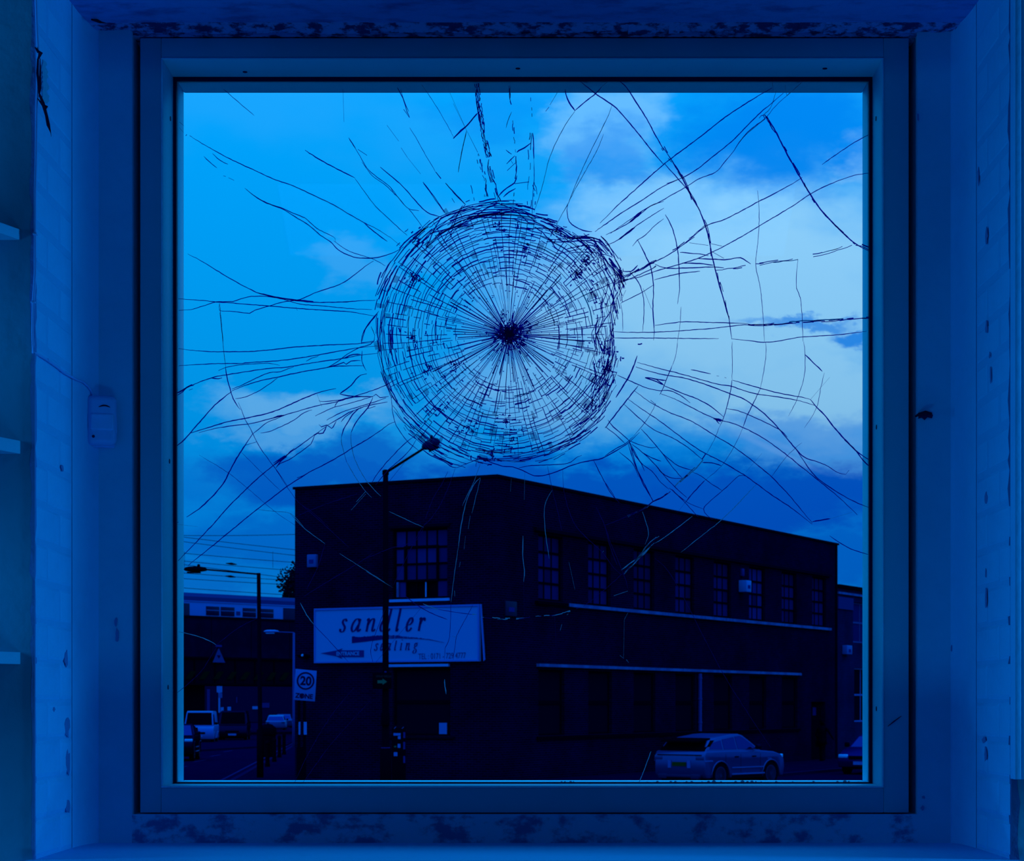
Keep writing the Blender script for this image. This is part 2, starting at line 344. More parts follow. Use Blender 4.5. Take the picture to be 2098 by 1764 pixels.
struct(MB().box(-3.4, 3.4, -2.4, 4.8, 4.7, 4.8).build('ceiling', M['roomdark']))
# masonry behind the reveal
r2 = MB(); r2.box(XL-.01, -.870, YR, 4.6, ZS-.03, ZT); r2.box(.818, XR+.01, YR, 4.6, ZS-.03, ZT)
r2.build('return_wall', M['plaster'], wf)
MB().box(-.870, .818, YR, 4.6, ZS-.03, 2.2605).build('window_board_upstand', M['stained'], wf)
MB().box(-.870, .818, YR+.01, 4.6, 3.937, ZT+.02).build('return_head', M['ragged'], wf)
ring(MB(), -.845, .79, 2.275, 3.915, -3.2, 3.2, .8, 4.7, 4.545, 4.565).build('outer_wall', M['dark'], wf)
ring(MB(), -1.05, 1.0, 2.1, 4.2, -3.2, 3.2, .8, 4.7, 4.565, 4.75).build('outer_brickwork', M['dark'], wf)
# soffit with its ragged lower lip
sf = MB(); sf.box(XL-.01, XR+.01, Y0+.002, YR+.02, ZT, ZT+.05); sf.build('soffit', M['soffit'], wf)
lip = MB(); random.seed(3)
x = -.955
while x < .90:
    ww = random.uniform(.012, .05); x2 = min(x+ww, .905)
    d = .006+.007*random.random() if x > -.87 else .004+.004*random.random()
    lip.add([(x, YR-.04, ZT+.001), (x2, YR-.04, ZT+.001), (x2, YR-.012, ZT-d*.6), (x, YR-.012, ZT-d*.7), (x, YR+.004, ZT-d), (x2, YR+.004, ZT-d*.9), (x, YR+.03, ZT+.001), (x2, YR+.03, ZT+.001)],
            [(0,1,2,3), (3,2,5,4), (4,5,7,6), (0,3,4,6), (1,7,5,2), (0,6,7,1)])
    x = x2
lip.build('crumbling_edge', M['ragged'], wf)
l2 = MB()
l2.tube([P(188, 40, 4.22), P(205, 44, 4.26), P(232, 45, 4.28), P(266, 43, 4.29)], [.002, .004, .003, .002], 6)
l2.build('crevice', M['debris'], wf)
# sill
struct(MB().box(XL-.01, XR+.01, Y0-.03, YR+.02, ZS-.05, ZS).build('sill_trim', M['sill'])).name = 'trim_1'
# soft plaster coves where reveal and return meet
def cove(x, sgn, a, b):
    mb = MB(); n = 14
    for i in range(n):
        for z in (ZS, ZT):
            pass
    pr = []
    for i in range(n+1):
        t = i/n*PI/2
        pr.append((x+sgn*a*(1-math.cos(t)), YR-b+b*math.sin(t)))
    vs = [(p[0], p[1], ZS) for p in pr]+[(p[0], p[1], ZT) for p in pr]; m = n+1
    mb.add(vs, [(i, i+1, m+i+1, m+i) for i in range(n)])
    o = mb.build('plaster_cove', M['reveal'], wf, smooth=True, fix=False); return o
cove(XL+.0012, 1, .022, .15); cove(XR-.0012, -1, .022, .15)
MB().box(XL-.004, XL+.0002, Y0+.001, YR, ZS, ZT).build('reveal_lining', M['mortar'], wf)
MB().box(XR-.0002, XR+.004, Y0+.001, YR, ZS, ZT).build('reveal_lining', M['mortar'], wf)
# painted bricks of both reveals
def brickmesh(ln, h, th, e=.006):
    mb = MB(); x0, x1 = 0, ln
    mb.add([(0,0,0),(0,ln,0),(0,ln,h),(0,0,h),(th,e,e),(th,ln-e,e),(th,ln-e,h-e),(th,e,h-e)], [(4,5,6,7),(0,1,5,4),(1,2,6,5),(2,3,7,6),(3,0,4,7)])
    me = bpy.data.meshes.new('brick'); me.from_pydata(mb.v, [], mb.f); me.materials.append(M['reveal'])
    return me
random.seed(5)
bl, bs = brickmesh(.2, .0725, .0034, .009), brickmesh(.0975, .0725, .0034, .009)
for side in (0, 1):
    z = ZS+.002; k = 0
    while z < ZT-.07:
        lens = [(.2, bl), (.0975, bs)] if k % 2 == 0 else [(.0975, bs), (.2, bl)]
        y = Y0+.002
        for ln, me in lens:
            o = bpy.data.objects.new('brick', me); COL.objects.link(o); o.parent = wf
            pr = random.uniform(-.0012, .0002)-(.0019 if z > 2.95 else .0008 if z > 2.6 else 0)
            if side == 0: o.location = (XL+pr, y, z)
            else: o.location = (XR-pr, y, z); o.scale = (-1, 1, 1)
            y += ln+.006
        z += .0765; k += 1
# chipped arrises of the reveal
def arris(x, y, amp, name, z0, z1, seed, m, wbase=.006):
    random.seed(seed); mb = MB(); zs = []; z = z0
    while z < z1: zs.append(z); z += random.uniform(.012, .05)
    zs.append(z1); prev = None
    rows = [(zz, wbase+amp*random.random(), wbase*.6+amp*.5*random.random()) for zz in zs]
    for zz, a, b in rows: pass
    vs = []
    s = 1 if x > 0 else -1
    for zz, a, b in rows: vs += [(x-s*.0015, y+a, zz), (x-s*.002, y-.002, zz), (x+s*b, y-.0025, zz)]
    fs = []
    for i in range(len(rows)-1):
        q = 3*i; fs += [(q, q+1, q+4, q+3), (q+1, q+2, q+5, q+4)]
    mb.add(vs, fs); return mb.build(name, m, wf, fix=False)
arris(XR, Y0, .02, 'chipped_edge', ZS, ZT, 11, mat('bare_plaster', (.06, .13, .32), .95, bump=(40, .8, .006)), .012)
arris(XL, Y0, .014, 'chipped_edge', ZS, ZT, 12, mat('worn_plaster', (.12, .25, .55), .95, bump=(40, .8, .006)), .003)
# paint flakes and scuffs on the masonry: thin, irregular chips
random.seed(21)
def flake(plane, c, rx, rz, m, name='paint_chip', n=11):
    pts = []
    for i in range(n):
        t = 2*PI*i/n; k = random.uniform(.55, 1.1); pts.append((rx*k*math.cos(t), rz*k*math.sin(t)))
    mb = MB()
    if plane == 'y': mb.prism([(c[0]+a, c[2]+b) for a, b in pts], 'y', c[1], c[1]-.0012)
    else: mb.prism([(c[1]+a, c[2]+b) for a, b in pts], 'x', c[0], c[0]+(.0012 if c[0] < 0 else -.0012))
    return mb.build(name, m, wf)
chip = mat('old_paint', (.10, .22, .5), .9)
for (px, py, rw, rh) in [(238, 1275, .004, .012), (240, 1300, .005, .016)]: flake('y', P(px, py, YR-.001), rw, rh, chip)
for (px, py, rw, rh) in [(1881, 240, .003, .01), (1892, 1633, .004, .004), (1890, 1655, .004, .006), (1950, 1328, .004, .007), (186, 1000, .001, .012), (190, 1040, .0012, .015), (188, 1438, .001, .015), (188, 1660, .003, .004), (232, 1730, .004, .002)]: flake('y', P(px, py, YR-.001), rw, rh, M['debris'] if rw < .002 else chip)
def onrev(px, py, side):
    X = XL+.0024 if side == 0 else XR-.0024
    Y = X*F/(px-CX); return Vector((X, Y, EZ+(CY-py)/F*Y))
for (px, py, rw, rh) in [(137, 1490, .012, .025), (138, 1560, .01, .03), (139, 1650, .012, .02), (127, 958, .006, .008), (110, 1453, .006, .006), (135, 1350, .008, .02)]: flake('x', onrev(px, py, 0), rw*2, rh, chip)
for (px, py, rw, rh) in [(2022, 670, .005, .016), (2028, 728, .003, .007), (2030, 765, .003, .022), (2021, 1020, .008, .012), (2021, 1225, .004, .022), (2017, 1515, .01, .008), (2020, 1545, .006, .016), (2005, 360, .004, .02), (2022, 480, .006, .02), (2020, 1175, .002, .012)]: flake('x', onrev(px, py, 1), rw*2, rh, chip)

# ------------------------------------------------------------------ the window
win = bpy.data.objects.new('window_1', None); COL.objects.link(win); win['kind'] = 'structure'
def rail(name, x0, x1, z0, z1, y0, y1, m, bev=.002): return MB().box(x0, x1, y0, y1, z0, z1).build(name, m, win, bevel=bev, seg=2)
t_ = .004
rail('frame_stile', FX0, OX0-t_, FZ0, FZ1, YF, 4.435, M['frameshade']); rail('frame_stile', OX1+t_, FX1, FZ0, FZ1, YF, 4.435, M['frameshade'])
rail('frame_rail', OX0-t_, OX1+t_, FZ0, OZ0-t_, YF, 4.435, M['frameshade']); rail('frame_rail', OX0-t_, OX1+t_, OZ1+t_, FZ1, YF, 4.435, M['frameshade'])
for a in ((OX0-t_, OX0, OZ0, OZ1), (OX1, OX1+t_, OZ0, OZ1), (OX0-t_, OX1+t_, OZ0-t_, OZ0), (OX0-t_, OX1+t_, OZ1, OZ1+t_)): rail('lit_lining', *a, YF-.0015, 4.435, M['frame'], .001)  # added thin lining boards, paler than the frame to read as daylit
g = .007
ring(MB(), OX0+g, OX1-g, OZ0+.003, OZ1-g, FX0, FX1, FZ0, FZ1, 4.435, 4.445).build('gasket', M['gasket'], win)
for a in ((FX0, OX0+g, FZ0, FZ1), (OX1-g, FX1, FZ0, FZ1), (OX0+g, OX1-g, FZ0, OZ0+.004), (OX0+g, OX1-g, OZ1-g, FZ1)):
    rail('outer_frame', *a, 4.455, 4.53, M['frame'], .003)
for a in ((FX0, OX0+.004, FZ0, FZ1), (OX1-.004, FX1, FZ0, FZ1), (OX0, OX1, FZ0, OZ0+.002), (OX0, OX1, OZ1-.004, FZ1)):
    pass
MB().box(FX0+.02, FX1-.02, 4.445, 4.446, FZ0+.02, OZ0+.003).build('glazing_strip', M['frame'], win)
for (px, py) in [(349, 243), (347, 945), (344, 1408)]:
    p = Vector((OX0, OX0*F/(px-CX), 0)); p.z = EZ+(CY-py)/F*p.y
    MB().lathe([(.0052, -.001), (.0052, .0012), (.003, .0016)], p, 'x', 12).build('screw', M['screw'], win)
for (px, py) in [(1795, 243), (1796, 875), (1796, 1452)]:
    p = Vector((OX1, OX1*F/(px-CX), 0)); p.z = EZ+(CY-py)/F*p.y
    MB().lathe([(.0052, .001), (.0052, -.0012), (.003, -.0016)], p, 'x', 12).build('screw', M['screw'], win)
for (px, py) in [(502, 147), (1061, 140), (1690, 140)]:
    p = Vector((0, (OZ1-EZ)*F/(CY-py), OZ1)); p.x = (px-CX)/F*p.y
    MB().lathe([(.0052, .001), (.0052, -.0012), (.003, -.0016)], p, 'z', 12).build('screw', M['screw'], win)
random.seed(9)
sc_ = MB(); q = [P(1819, 1488, YF-.001), P(1832, 1478, YF-.0015), P(1847, 1467, YF-.001)]; sc_.tube(q, [.0006, .0015, .0005], 5); sc_.build('scratch', M['screw'], win)
pane = MB().box(OX0-.004, OX1+.004, YG, YG+.006, OZ0-.004, OZ1+.004).build('glass_pane', M['glass'], win)
YC0, YC1 = YG-.0004, YG+.0022
K = YG/F                                   # metres per pixel on the glass
def G(p): return ((p[0]-CX)*K, EZ+(CY-p[1])*K)
XMIN, XMAX, ZMIN, ZMAX = OX0+.002, OX1-.002, OZ0+.002, OZ1-.002
def clip(pts):
    return [(min(max(x, XMIN), XMAX), min(max(z, ZMIN), ZMAX)) for x, z in pts]
WPX = K*1.0
def crack(pts, wpx, glint=False, jit=.35, taper=True):
    q = smooth_line(pts, 6)
    q = [(x+random.uniform(-jit, jit), y+random.uniform(-jit, jit)) for x, y in q]
    n = len(q); ws = []
    for i in range(n):
        t = i/(n-1) if n > 1 else 0
        e = min(1, .35+4*min(t, 1-t)) if taper else 1
        ws.append(wpx*WPX*e*random.uniform(.75, 1.2))
    MB().ribbon(clip([G(p) for p in q]), ws, YC0, YC1).build('crack', M['glint'] if glint else M['crack'], pane, fix=False)
webdark, webglint = MB(), MB()
def web(pts, wpx, glint=False):
    (webglint if glint else webdark).ribbon(clip([G(p) for p in pts]), wpx*WPX*1.2, YC0, YC1)
def bundle(pts, n, spread, wpx, density=.6, glint=.0, step=9):
    q = smooth_line(pts, step); 
    for s in range(n):
        off = random.uniform(-spread, spread); cur = []
        for i, (x, y) in enumerate(q):
            a, b = q[max(i-1, 0)], q[min(i+1, len(q)-1)]; dx, dy = b[0]-a[0], b[1]-a[1]; l = math.hypot(dx, dy) or 1
            off += random.uniform(-spread, spread)*.5; off = max(-spread, min(spread, off))
            if random.random() < density: cur.append((x-dy/l*off, y+dx/l*off))
            else:
                if len(cur) > 1: web(cur, wpx*random.uniform(.6, 1.3), random.random() < glint)
                cur = []
        if len(cur) > 1: web(cur, wpx*random.uniform(.6, 1.3), random.random() < glint)

TR = {'A': (340, 150, 2.914), 'B': (1060, 150, 2.835), 'C': (340, 640, 4.0096), 'E': (1240, 700, 3.675), 'F': (860, 150, 4.196), 'G': (750, 880, 3.392), 'H': (340, 960, 2.673), 'I': (1000, 960, 2.6225)}
# long cracks, each surveyed as a run of points; first field: survey sheet, width, g = catches the light
CR = '''
A 1.2 g 325,68 345,95
A .9 - 345,95 430,170 525,250
A .9 - 80,290 105,312
A .9 - 80,325 103,352
A 2 - 118,372 124,365
A 1.4 - 140,372 235,430 380,510 520,575 640,630 760,672 880,728 1000,785 1100,845 1190,895 1260,930 1340,980
A 1.8 - 1185,895 1230,935 1300,990 1320,1003
A 1.2 - 1335,975 1400,1030
A 1.2 - 225,495 260,530 303,565
A 1.2 - 278,480 320,518 370,543
A 1.2 - 343,612 358,616
A 1.3 - 373,623 407,640
A 1.3 - 470,685 530,735 600,775 680,800 760,835 830,865 870,900 915,935 980,965 1010,985 1012,1005
A 1.6 - 480,692 540,740 620,782 700,812 760,850 850,905 920,965 980,1005 1030,1055 1100,1090 1160,1103 1240,1103 1300,1090 1360,1070 1420,1035
A .9 - 1000,1000 1080,1055 1160,1085 1240,1110 1310,1150
A 1.7 - 830,460 930,522 1040,580 1125,622
A 1.1 - 1125,622 1180,700 1240,780 1320,860 1440,968
A .9 - 1057,93 1062,290
A 1.9 - 1090,385 1110,415 1130,445
A 1.4 - 1145,455 1200,490
A 1.1 - 1100,400 1150,480 1200,565 1260,620 1340,680 1400,760 1450,808 1510,820
A 1.0 - 1170,530 1230,610 1300,660 1365,720 1410,770 1440,805
A 2.4 - 1340,680 1365,725
A 1.7 - 1280,560 1340,610 1410,672 1480,750 1540,815 1580,840 1660,862
A 1.1 - 1450,810 1520,900 1540,935
A 1.6 - 1380,85 1415,150 1440,230 1455,265
A 1.2 - 1400,95 1425,175 1450,230
A 2.2 - 1420,215 1455,265
A .9 - 1455,325 1490,380 1540,470 1610,590
A 2.2 - 1610,590 1640,628
A 1.6 - 1670,655 1720,715 1790,785
A .9 - 1320,310 1390,405
A 1.3 - 1405,445 1440,500
A .8 - 1440,500 1520,600
A 1.3 - 1535,650 1600,735 1665,830
A 1.6 g 1525,65 1545,95
A .7 - 1550,100 1640,240 1720,385
A .9 g 1715,180 1790,330
A .9 - 1790,330 1860,470
A 1.2 g 1795,340 1770,450 1745,590
A 1.7 - 1715,390 1760,340 1800,310 1855,240
A 1.6 - 130,1078 220,1125 300,1175 400,1235 480,1278 560,1315 680,1342 800,1360 920,1368 1060,1365 1130,1360 1250,1355
A 2.4 - 550,1312 650,1335 760,1352 880,1362
A 2.2 - 1055,1365 1100,1362
A 1.4 - 75,1347 200,1355 300,1365 400,1372 520,1382 650,1392 800,1405 950,1415 1100,1425 1245,1450
A 1.2 - 75,1415 150,1410 220,1390 300,1365 400,1362 450,1345 510,1332 600,1332 700,1350 800,1378 950,1390 1100,1405 1230,1410
A 1.3 - 320,1372 320,1415 380,1420 500,1432 530,1415 620,1388 700,1365 800,1350 880,1315 950,1290 1050,1255 1130,1200 1200,1145 1240,1120
A 1.0 g 320,1375 330,1480 340,1603
A 1.4 - 775,1395 785,1418
A 1.3 - 1170,1603 1190,1530 1245,1455 1270,1420
C 1.0 g 442,0 460,160 475,330 490,450
C 1.8 - 490,450 500,530 525,620 540,680 570,740 610,800
C 1.3 - 595,740 620,800 650,880 680,930 710,990 745,1060 800,1150 870,1245 940,1340 1000,1430
C 1.5 - 105,297 200,310 350,322 500,322 700,320 850,308 1050,285 1250,272 1450,262 1600,255 1740,240
C 1.5 - 105,437 250,428 450,420 600,420 700,410 850,402 1000,388 1200,358 1400,322 1580,290 1740,275
C 1.1 - 430,480 480,455 600,432 800,418 880,422 935,435
C 1.5 - 70,670 130,640 210,600 300,562 400,530 500,512 650,488 850,460 1000,448 1200,415 1450,378 1600,350 1740,335
C 2.4 - 75,665 110,655 150,630 180,612 215,590
C 1.4 - 90,680 140,650 170,615 230,600
C 1.2 - 190,640 220,628
C 2.0 - 370,540 430,545 460,538
C 1.6 - 540,645 650,600 780,560 900,535 1000,512 1120,488 1250,465 1400,442 1620,437
C 1.2 - 540,630 640,590 760,530 850,495 940,487 1000,465 1050,445
C 1.0 - 1150,402 1200,375 1250,362
C 1.3 - 1320,455 1400,410 1460,365 1520,325 1600,285 1680,262 1710,230 1715,180
C 1.7 - 1320,450 1400,432 1460,410 1480,425 1520,400 1600,395
C 2.2 - 1460,375 1540,345 1600,345
C 1.5 - 1610,315 1610,400 1625,440 1645,480
C 1.5 - 1740,0 1690,60 1640,130 1610,200 1605,260
C 2.4 - 1605,250 1700,235
C 1.9 g 1685,115 1700,150 1715,190
C 1.9 - 1650,505 1600,515 1560,550 1520,600 1440,660 1430,668 1500,685 1600,690 1700,695
C 1.9 - 1395,625 1300,645 1200,678 1100,720 1000,765 900,808 800,838 650,870 500,900 350,945 195,992
C 1.5 - 270,988 400,955 550,930 700,912 850,875 1000,835 1120,800 1250,765 1400,735 1500,705 1600,692 1700,690
C 3 - 880,865 920,855 970,846
C 1.9 - 540,650 480,695 400,762 330,840 260,920 190,1000 130,1065 65,1110
C 1.1 - 570,708 650,695 750,650 830,600 915,540
C 1.1 - 710,1000 760,960 830,905 900,875 960,850
C 1.2 - 775,990 850,978 950,935 1050,885 1130,825 1200,800
C 2.1 - 710,1000 650,1090 580,1200 530,1290 480,1390 410,1480 300,1590 225,1645 170,1682
C 1.5 - 650,1092 745,1062
C 1.4 - 1255,725 1270,732 1350,728 1420,720 1500,700 1600,672 1700,640 1800,600 1900,545
C 1.0 g 1240,670 1280,775
C 1.2 - 1225,850 1300,815 1380,778 1480,755 1600,720 1700,690
C 1.3 - 1385,778 1395,755 1420,722
C 1.3 - 1320,885 1400,840 1500,800 1600,770 1700,740 1810,700
C 1.6 - 1255,920 1275,940 1320,925 1360,952 1375,940 1400,890
C 1.9 - 1235,990 1290,992 1320,930
C 1.5 - 1320,930 1400,885 1500,825 1600,785 1660,765 1820,735
C 2.2 - 1660,790 1720,770
C 1.4 - 1700,690 1725,672 1760,700 1830,690
C 1.6 - 1320,935 1220,1005 1120,1080 1000,1165 890,1250 780,1340 650,1460 500,1610 365,1764 100,2040
C 1.7 - 890,1255 930,1225 985,1180 1020,1145 1055,1115
C 1.9 - 880,1240 930,1210 975,1178 990,1185 950,1215 905,1275
C 1.4 - 905,1275 940,1240 1010,1210 1100,1150 1190,1080 1205,1050 1220,1010 1260,985
C 1.9 - 1440,1025 1460,960 1500,890 1550,820 1600,780
C 1.2 g 1440,1025 1440,1060 1465,1160
C 2.2 - 1465,1160 1485,1230
C 1.2 g 1485,1230 1560,1360 1640,1470 1690,1520
C 1.9 - 1520,990 1550,920 1600,850 1660,780 1700,700
C 1.3 g 1520,990 1520,1060 1530,1120 1545,1190 1590,1290 1660,1400 1765,1510
C 1.3 - 1440,900 1470,860 1540,810
C 1.7 - 1880,900 1830,920 1750,980 1650,1045 1530,1115 1410,1190 1300,1250 1180,1310 1110,1355 1000,1425 850,1540 700,1655 570,1764 180,2080
C 2.2 - 1075,1358 1130,1340
C 1.4 - 1850,690 1860,800 1880,900 1910,960 1960,1030 2000,1075 2085,1140
C 1.2 - 1870,800 1930,880 2000,940 2085,1000
C 1.4 - 2050,1010 1960,1080 1850,1190 1740,1320 1690,1400
C 1.3 - 2060,1040 2010,1120 1940,1195 1830,1290 1720,1420
C .9 - 1960,1230 1830,1390
C .8 - 270,1170 500,1310 640,1420 900,1640 1080,1760
C .8 - 620,1150 790,1320 940,1465
C .9 - 890,1270 1000,1440 1090,1560 1200,1640 1340,1764
C .9 g 760,1620 870,1632 1000,1645 1060,1680 1130,1764
C 1.3 g 1640,1470 1565,1555
C .7 - 1060,1680 1300,1580 1570,1490
C .8 g 1520,1625 1640,1490
C 1.0 - 70,1740 105,1722
C .8 g 75,1740 260,1760
F 1.9 - 500,340 440,410 395,460 350,500 290,560
F .9 g 240,125 385,455
F .9 - 385,455 500,680
F 1.2 g 402,500 355,700 332,850
F 1.1 g 790,330 760,400 742,470
F 1.7 - 740,660 765,680 790,695
F 2.2 - 955,600 900,640 850,665 835,680
F 1.9 - 745,780 780,745 815,710
F 1.7 - 752,835 820,770
F 1.4 - 785,750 800,775
F 2.3 - 835,880 815,940 750,985 700,1030 680,1055
F 2.0 - 815,950 940,932
F 1.8 - 720,1062 770,1020 825,990
F 2.3 - 972,515 978,600 980,740
F 1.3 - 980,740 985,900 975,1000 965,1240
F 2.4 - 1250,140 1260,190 1285,250 1335,320
F 1.8 - 1335,320 1410,255 1510,175 1560,120
F 1.8 g 1560,120 1635,50
F 1.1 g 1335,325 1280,400 1210,520 1150,640 1100,780 1060,950 1020,1080 980,1200
F 1.3 g 1195,145 1120,270
F 1.8 - 1110,290 1083,325
F 1.9 - 1380,70 1450,125 1510,175 1600,235 1690,300 1780,400 1880,520 2000,670 2098,785
F 2.0 - 1720,65 1780,125 1850,230 1950,390 2030,540 2098,660
F 1.2 g 1655,265 1630,340 1560,490 1480,650 1400,820 1330,980 1280,1110 1230,1200 1170,1310
F 1.0 g 1580,520 1530,650 1430,830 1340,990 1290,1090
F 1.7 - 1275,1130 1265,1180 1285,1275 1340,1320 1400,1350 1480,1362
F 1.4 - 2098,1100 2020,1125 1950,1165 1880,1225 1790,1290 1700,1340 1600,1390
F 3.2 - 1800,1285 1850,1240 1910,1188
F 1.3 - 2098,1160 2000,1220 1850,1320 1700,1435 1600,1480
F 3.4 - 1710,1430 1780,1375 1850,1325
F 1.3 - 2098,1250 2020,1310 1940,1390 1870,1435 1830,1485
F 1.2 - 25,935 100,1040 215,1200
F 2.2 - 140,850 185,905
F 1.7 - 220,945 300,1030 395,1130
F 2.6 - 275,1075 300,1110
B 2.3 - 845,430 900,510 950,590 985,665 1020,730 1060,800 1090,880 1115,970 1130,1060 1150,1140 1170,1220 1200,1320 1230,1430 1245,1545
B 1.4 - 850,520 940,620 1000,690
B 1.8 - 1480,85 1400,130 1280,205 1180,275 1080,355 980,430 880,505 780,590 680,680 580,770 515,835 480,870
B 1.6 - 1545,115 1470,180 1410,230 1330,310 1240,400 1140,480 1040,560 940,615 868,640
B 1.6 - 940,615 840,660 720,740 600,815 450,920
B 1.3 - 1560,135 1500,190 1440,260 1350,330 1290,400 1250,460 1200,520 1150,575 1060,610 980,660 890,710 840,740 740,790 640,860 540,930
B 1.4 g 1655,50 1600,100 1560,135
B 1.0 g 1480,55 1490,110
B 1.0 g 1555,65 1565,125
B 1.0 g 1505,100 1470,200 1430,240
B 1.0 g 1440,265 1340,345 1280,410
B 2.5 - 1405,260 1435,242 1490,320 1560,455 1640,600 1700,700 1760,790 1830,865 1900,935 1965,990 2045,1035
B 1.4 - 1450,250 1480,320 1500,345
B 1.3 - 2045,355 1960,400 1870,460 1770,530
B 1.6 - 1655,605 1600,640 1500,695 1400,745 1300,800 1200,850 1100,885 1000,965 930,1020 850,1070 760,1110 680,1160
B 1.5 - 2045,580 1960,592 1850,630 1720,690 1600,770 1450,860 1300,950 1180,1015 1060,1070 940,1110 800,1150 700,1185 560,1215
B .9 - 1395,680 1405,800 1400,950 1385,1110 1410,1240 1425,1380 1435,1559
B .9 - 1630,1080 1620,1230 1648,1330 1660,1559
B 1.8 - 860,820 900,900 930,1020 940,1150 942,1250 930,1340
B 2.0 - 700,970 740,1050 775,1130 790,1230 788,1370 795,1500 790,1550
B 1.4 - 945,1040 1060,1050 1110,1060
B 1.7 - 1045,1075 1150,1080 1220,1082 1295,1072 1355,1108
B 1.3 - 1130,1035 1200,1075
B 1.9 - 960,1102 1060,1105 1140,1115
B 1.7 - 800,1110 870,1132 1000,1130 1140,1125 1200,1130
B 1.0 - 1000,985 1110,1000
B 1.2 - 1125,990 1190,1003
B 1.4 - 795,1200 870,1180 960,1160 1062,1150
B 1.4 - 800,1465 900,1450 980,1443 1100,1447 1230,1450 1340,1455
B 1.4 - 560,1502 700,1505 850,1502 1000,1492 1150,1480 1300,1462 1430,1460 1560,1455
B 1.3 - 545,1537 800,1538 1000,1540 1170,1541
B 1.4 - 1245,1543 1340,1552 1430,1562 1520,1555 1650,1532 1850,1520 2030,1498
B 1.3 - 600,1335 650,1310 720,1275 790,1230
B 1.5 - 600,1325 630,1260
B 2.0 - 610,1150 660,1150 700,1115
B 1.6 - 650,1150 700,1210 730,1290 735,1400 728,1500
B 1.0 - 600,1335 610,1400 612,1500
B .9 - 950,1355 945,1460 930,1559
B .9 - 730,1250 780,1370
E 1.0 - 545,0 530,110 505,180
E 1.7 - 505,180 470,260 440,340 410,400
E .9 - 955,0 957,150 955,290
E 1.7 - 955,290 940,390 910,510 885,590 860,640
E .8 - 860,640 820,740 760,850
E .9 - 1208,0 1208,130 1170,350
E 1.7 - 1170,350 1110,475 1070,555 1040,640
E .8 - 1040,640 980,770 880,930 750,1045
E 2.0 - 750,1045 670,1130 600,1215
E 1.0 - 600,1215 540,1290
E .9 - 1495,0 1505,100 1500,250 1450,420 1380,560
E 1.9 - 1505,95 1570,160 1635,222
E .8 - 1650,235 1625,340 1590,500 1500,650
E 1.2 - 1690,270 1545,435
E 2.3 - 1545,435 1590,490 1650,550 1720,640 1800,730 1900,830 2000,895
E 1.9 - 1800,740 1880,810 1940,890 2000,950
E 1.5 - 960,290 1080,325 1200,360 1350,395 1480,418 1545,435
E 1.5 - 240,155 400,200 560,240 720,285 850,320 950,335 1050,370 1150,395 1300,415 1440,440 1580,480
E 1.8 - 230,190 340,225 450,250 600,275 750,320 950,395 1040,430 1110,475 1200,545 1290,635 1370,730 1430,800 1500,870 1600,905 1680,940 1750,985 1810,998 1835,968
E 1.5 - 915,503 1000,520 1080,550 1200,605 1320,668 1370,720
E 1.5 - 1430,800 1490,890 1570,1000 1640,1060 1760,1140 1880,1205 2000,1253
E 1.4 - 645,210 720,225 795,242
E 1.1 - 840,257 858,260
E 1.1 - 898,268 912,274
E 2.2 - 300,270 350,275 400,285 460,292
E 2.2 - 300,272 360,290 440,325 380,280
E 1.7 - 440,330 560,380 700,435 800,490 850,530 890,567
E 1.5 - 90,250 200,300 300,345 360,360 415,370 470,365 560,400 640,460
E 1.5 - 415,390 520,430 640,490 760,550 860,590 960,615 1080,665 1220,745 1370,855 1500,960 1650,1080 1780,1190 1900,1305
E 2.2 - 815,580 870,600 880,590 830,578 860,620
E 1.5 - 215,365 330,450 400,490 500,540 620,585 720,640 830,710 950,780 1080,875 1180,955 1260,1025 1380,1150 1480,1270 1560,1365
E 2.2 - 340,440 380,475
E 1.6 - 170,430 280,510 400,590 500,665 600,740 700,810 760,845 880,905 1000,975 1060,1012 1140,1070 1270,1165 1400,1250 1560,1375
E 1.4 - 140,470 250,570 370,665 500,720 620,795 735,890
E 2.6 - 1560,1355 1620,1345 1695,1332
E .9 g 1695,1332 1860,1283
E 1.4 - 1690,1460 1760,1510 1850,1560 1980,1603
E 2.4 - 250,330 210,380 130,480 60,570 0,650
E 3.0 - 240,105 220,170 190,240 150,310 80,420
E 1.8 - 0,860 80,805 150,770 210,715
E 1.0 - 210,715 290,620 350,530 380,460
E 1.2 - 180,745 270,780 350,800 395,788
E 1.7 - 180,745 200,820 240,960 280,1060 320,1130 365,1205
E 1.3 - 180,750 270,910 350,975 420,1060 480,1110
E 1.6 - 200,770 300,850 380,930 430,990 500,1025 580,1030
E 1.5 - 270,830 340,870 420,900
E 1.7 - 180,760 230,860 270,915 295,975
E 1.4 - 270,655 330,720 380,780 430,840 500,935 580,1030
E 1.4 - 430,840 500,900 560,940 660,970
E 1.1 - 660,985 720,1010 800,1070 880,1120
E 1.8 - 730,910 820,915 875,935
E 1.5 - 1060,1012 1010,1008 930,1080 850,1150 740,1260 810,1340
E 1.0 - 480,1100 620,1210 740,1260
E 1.3 - 380,930 500,1070 615,1175
E 1.2 - 500,1110 600,1210 700,1320
E 1.2 g 1140,1070 1000,1220 860,1355 740,1450 570,1585
E .8 - 1480,760 1370,860 1250,1020
E .8 - 1180,840 1060,980
E 1.3 - 105,830 190,900 230,960 250,1020
E 1.2 - 0,1060 60,1150 80,1190
E 1.7 - 20,590 60,640 120,690 180,745
E 1.3 - 0,640 80,700 150,768
E 1.0 g 280,1280 320,1400 325,1460 300,1525
E 1.4 g 375,1515 440,1478 655,1315
E 2.0 g 120,1720 200,1660 290,1600 350,1530
E 1.7 g 140,1740 220,1670 300,1580 370,1515
E .9 - 0,1400 40,1550 90,1680
G 1.9 - 380,130 450,180 540,220 600,262 630,265
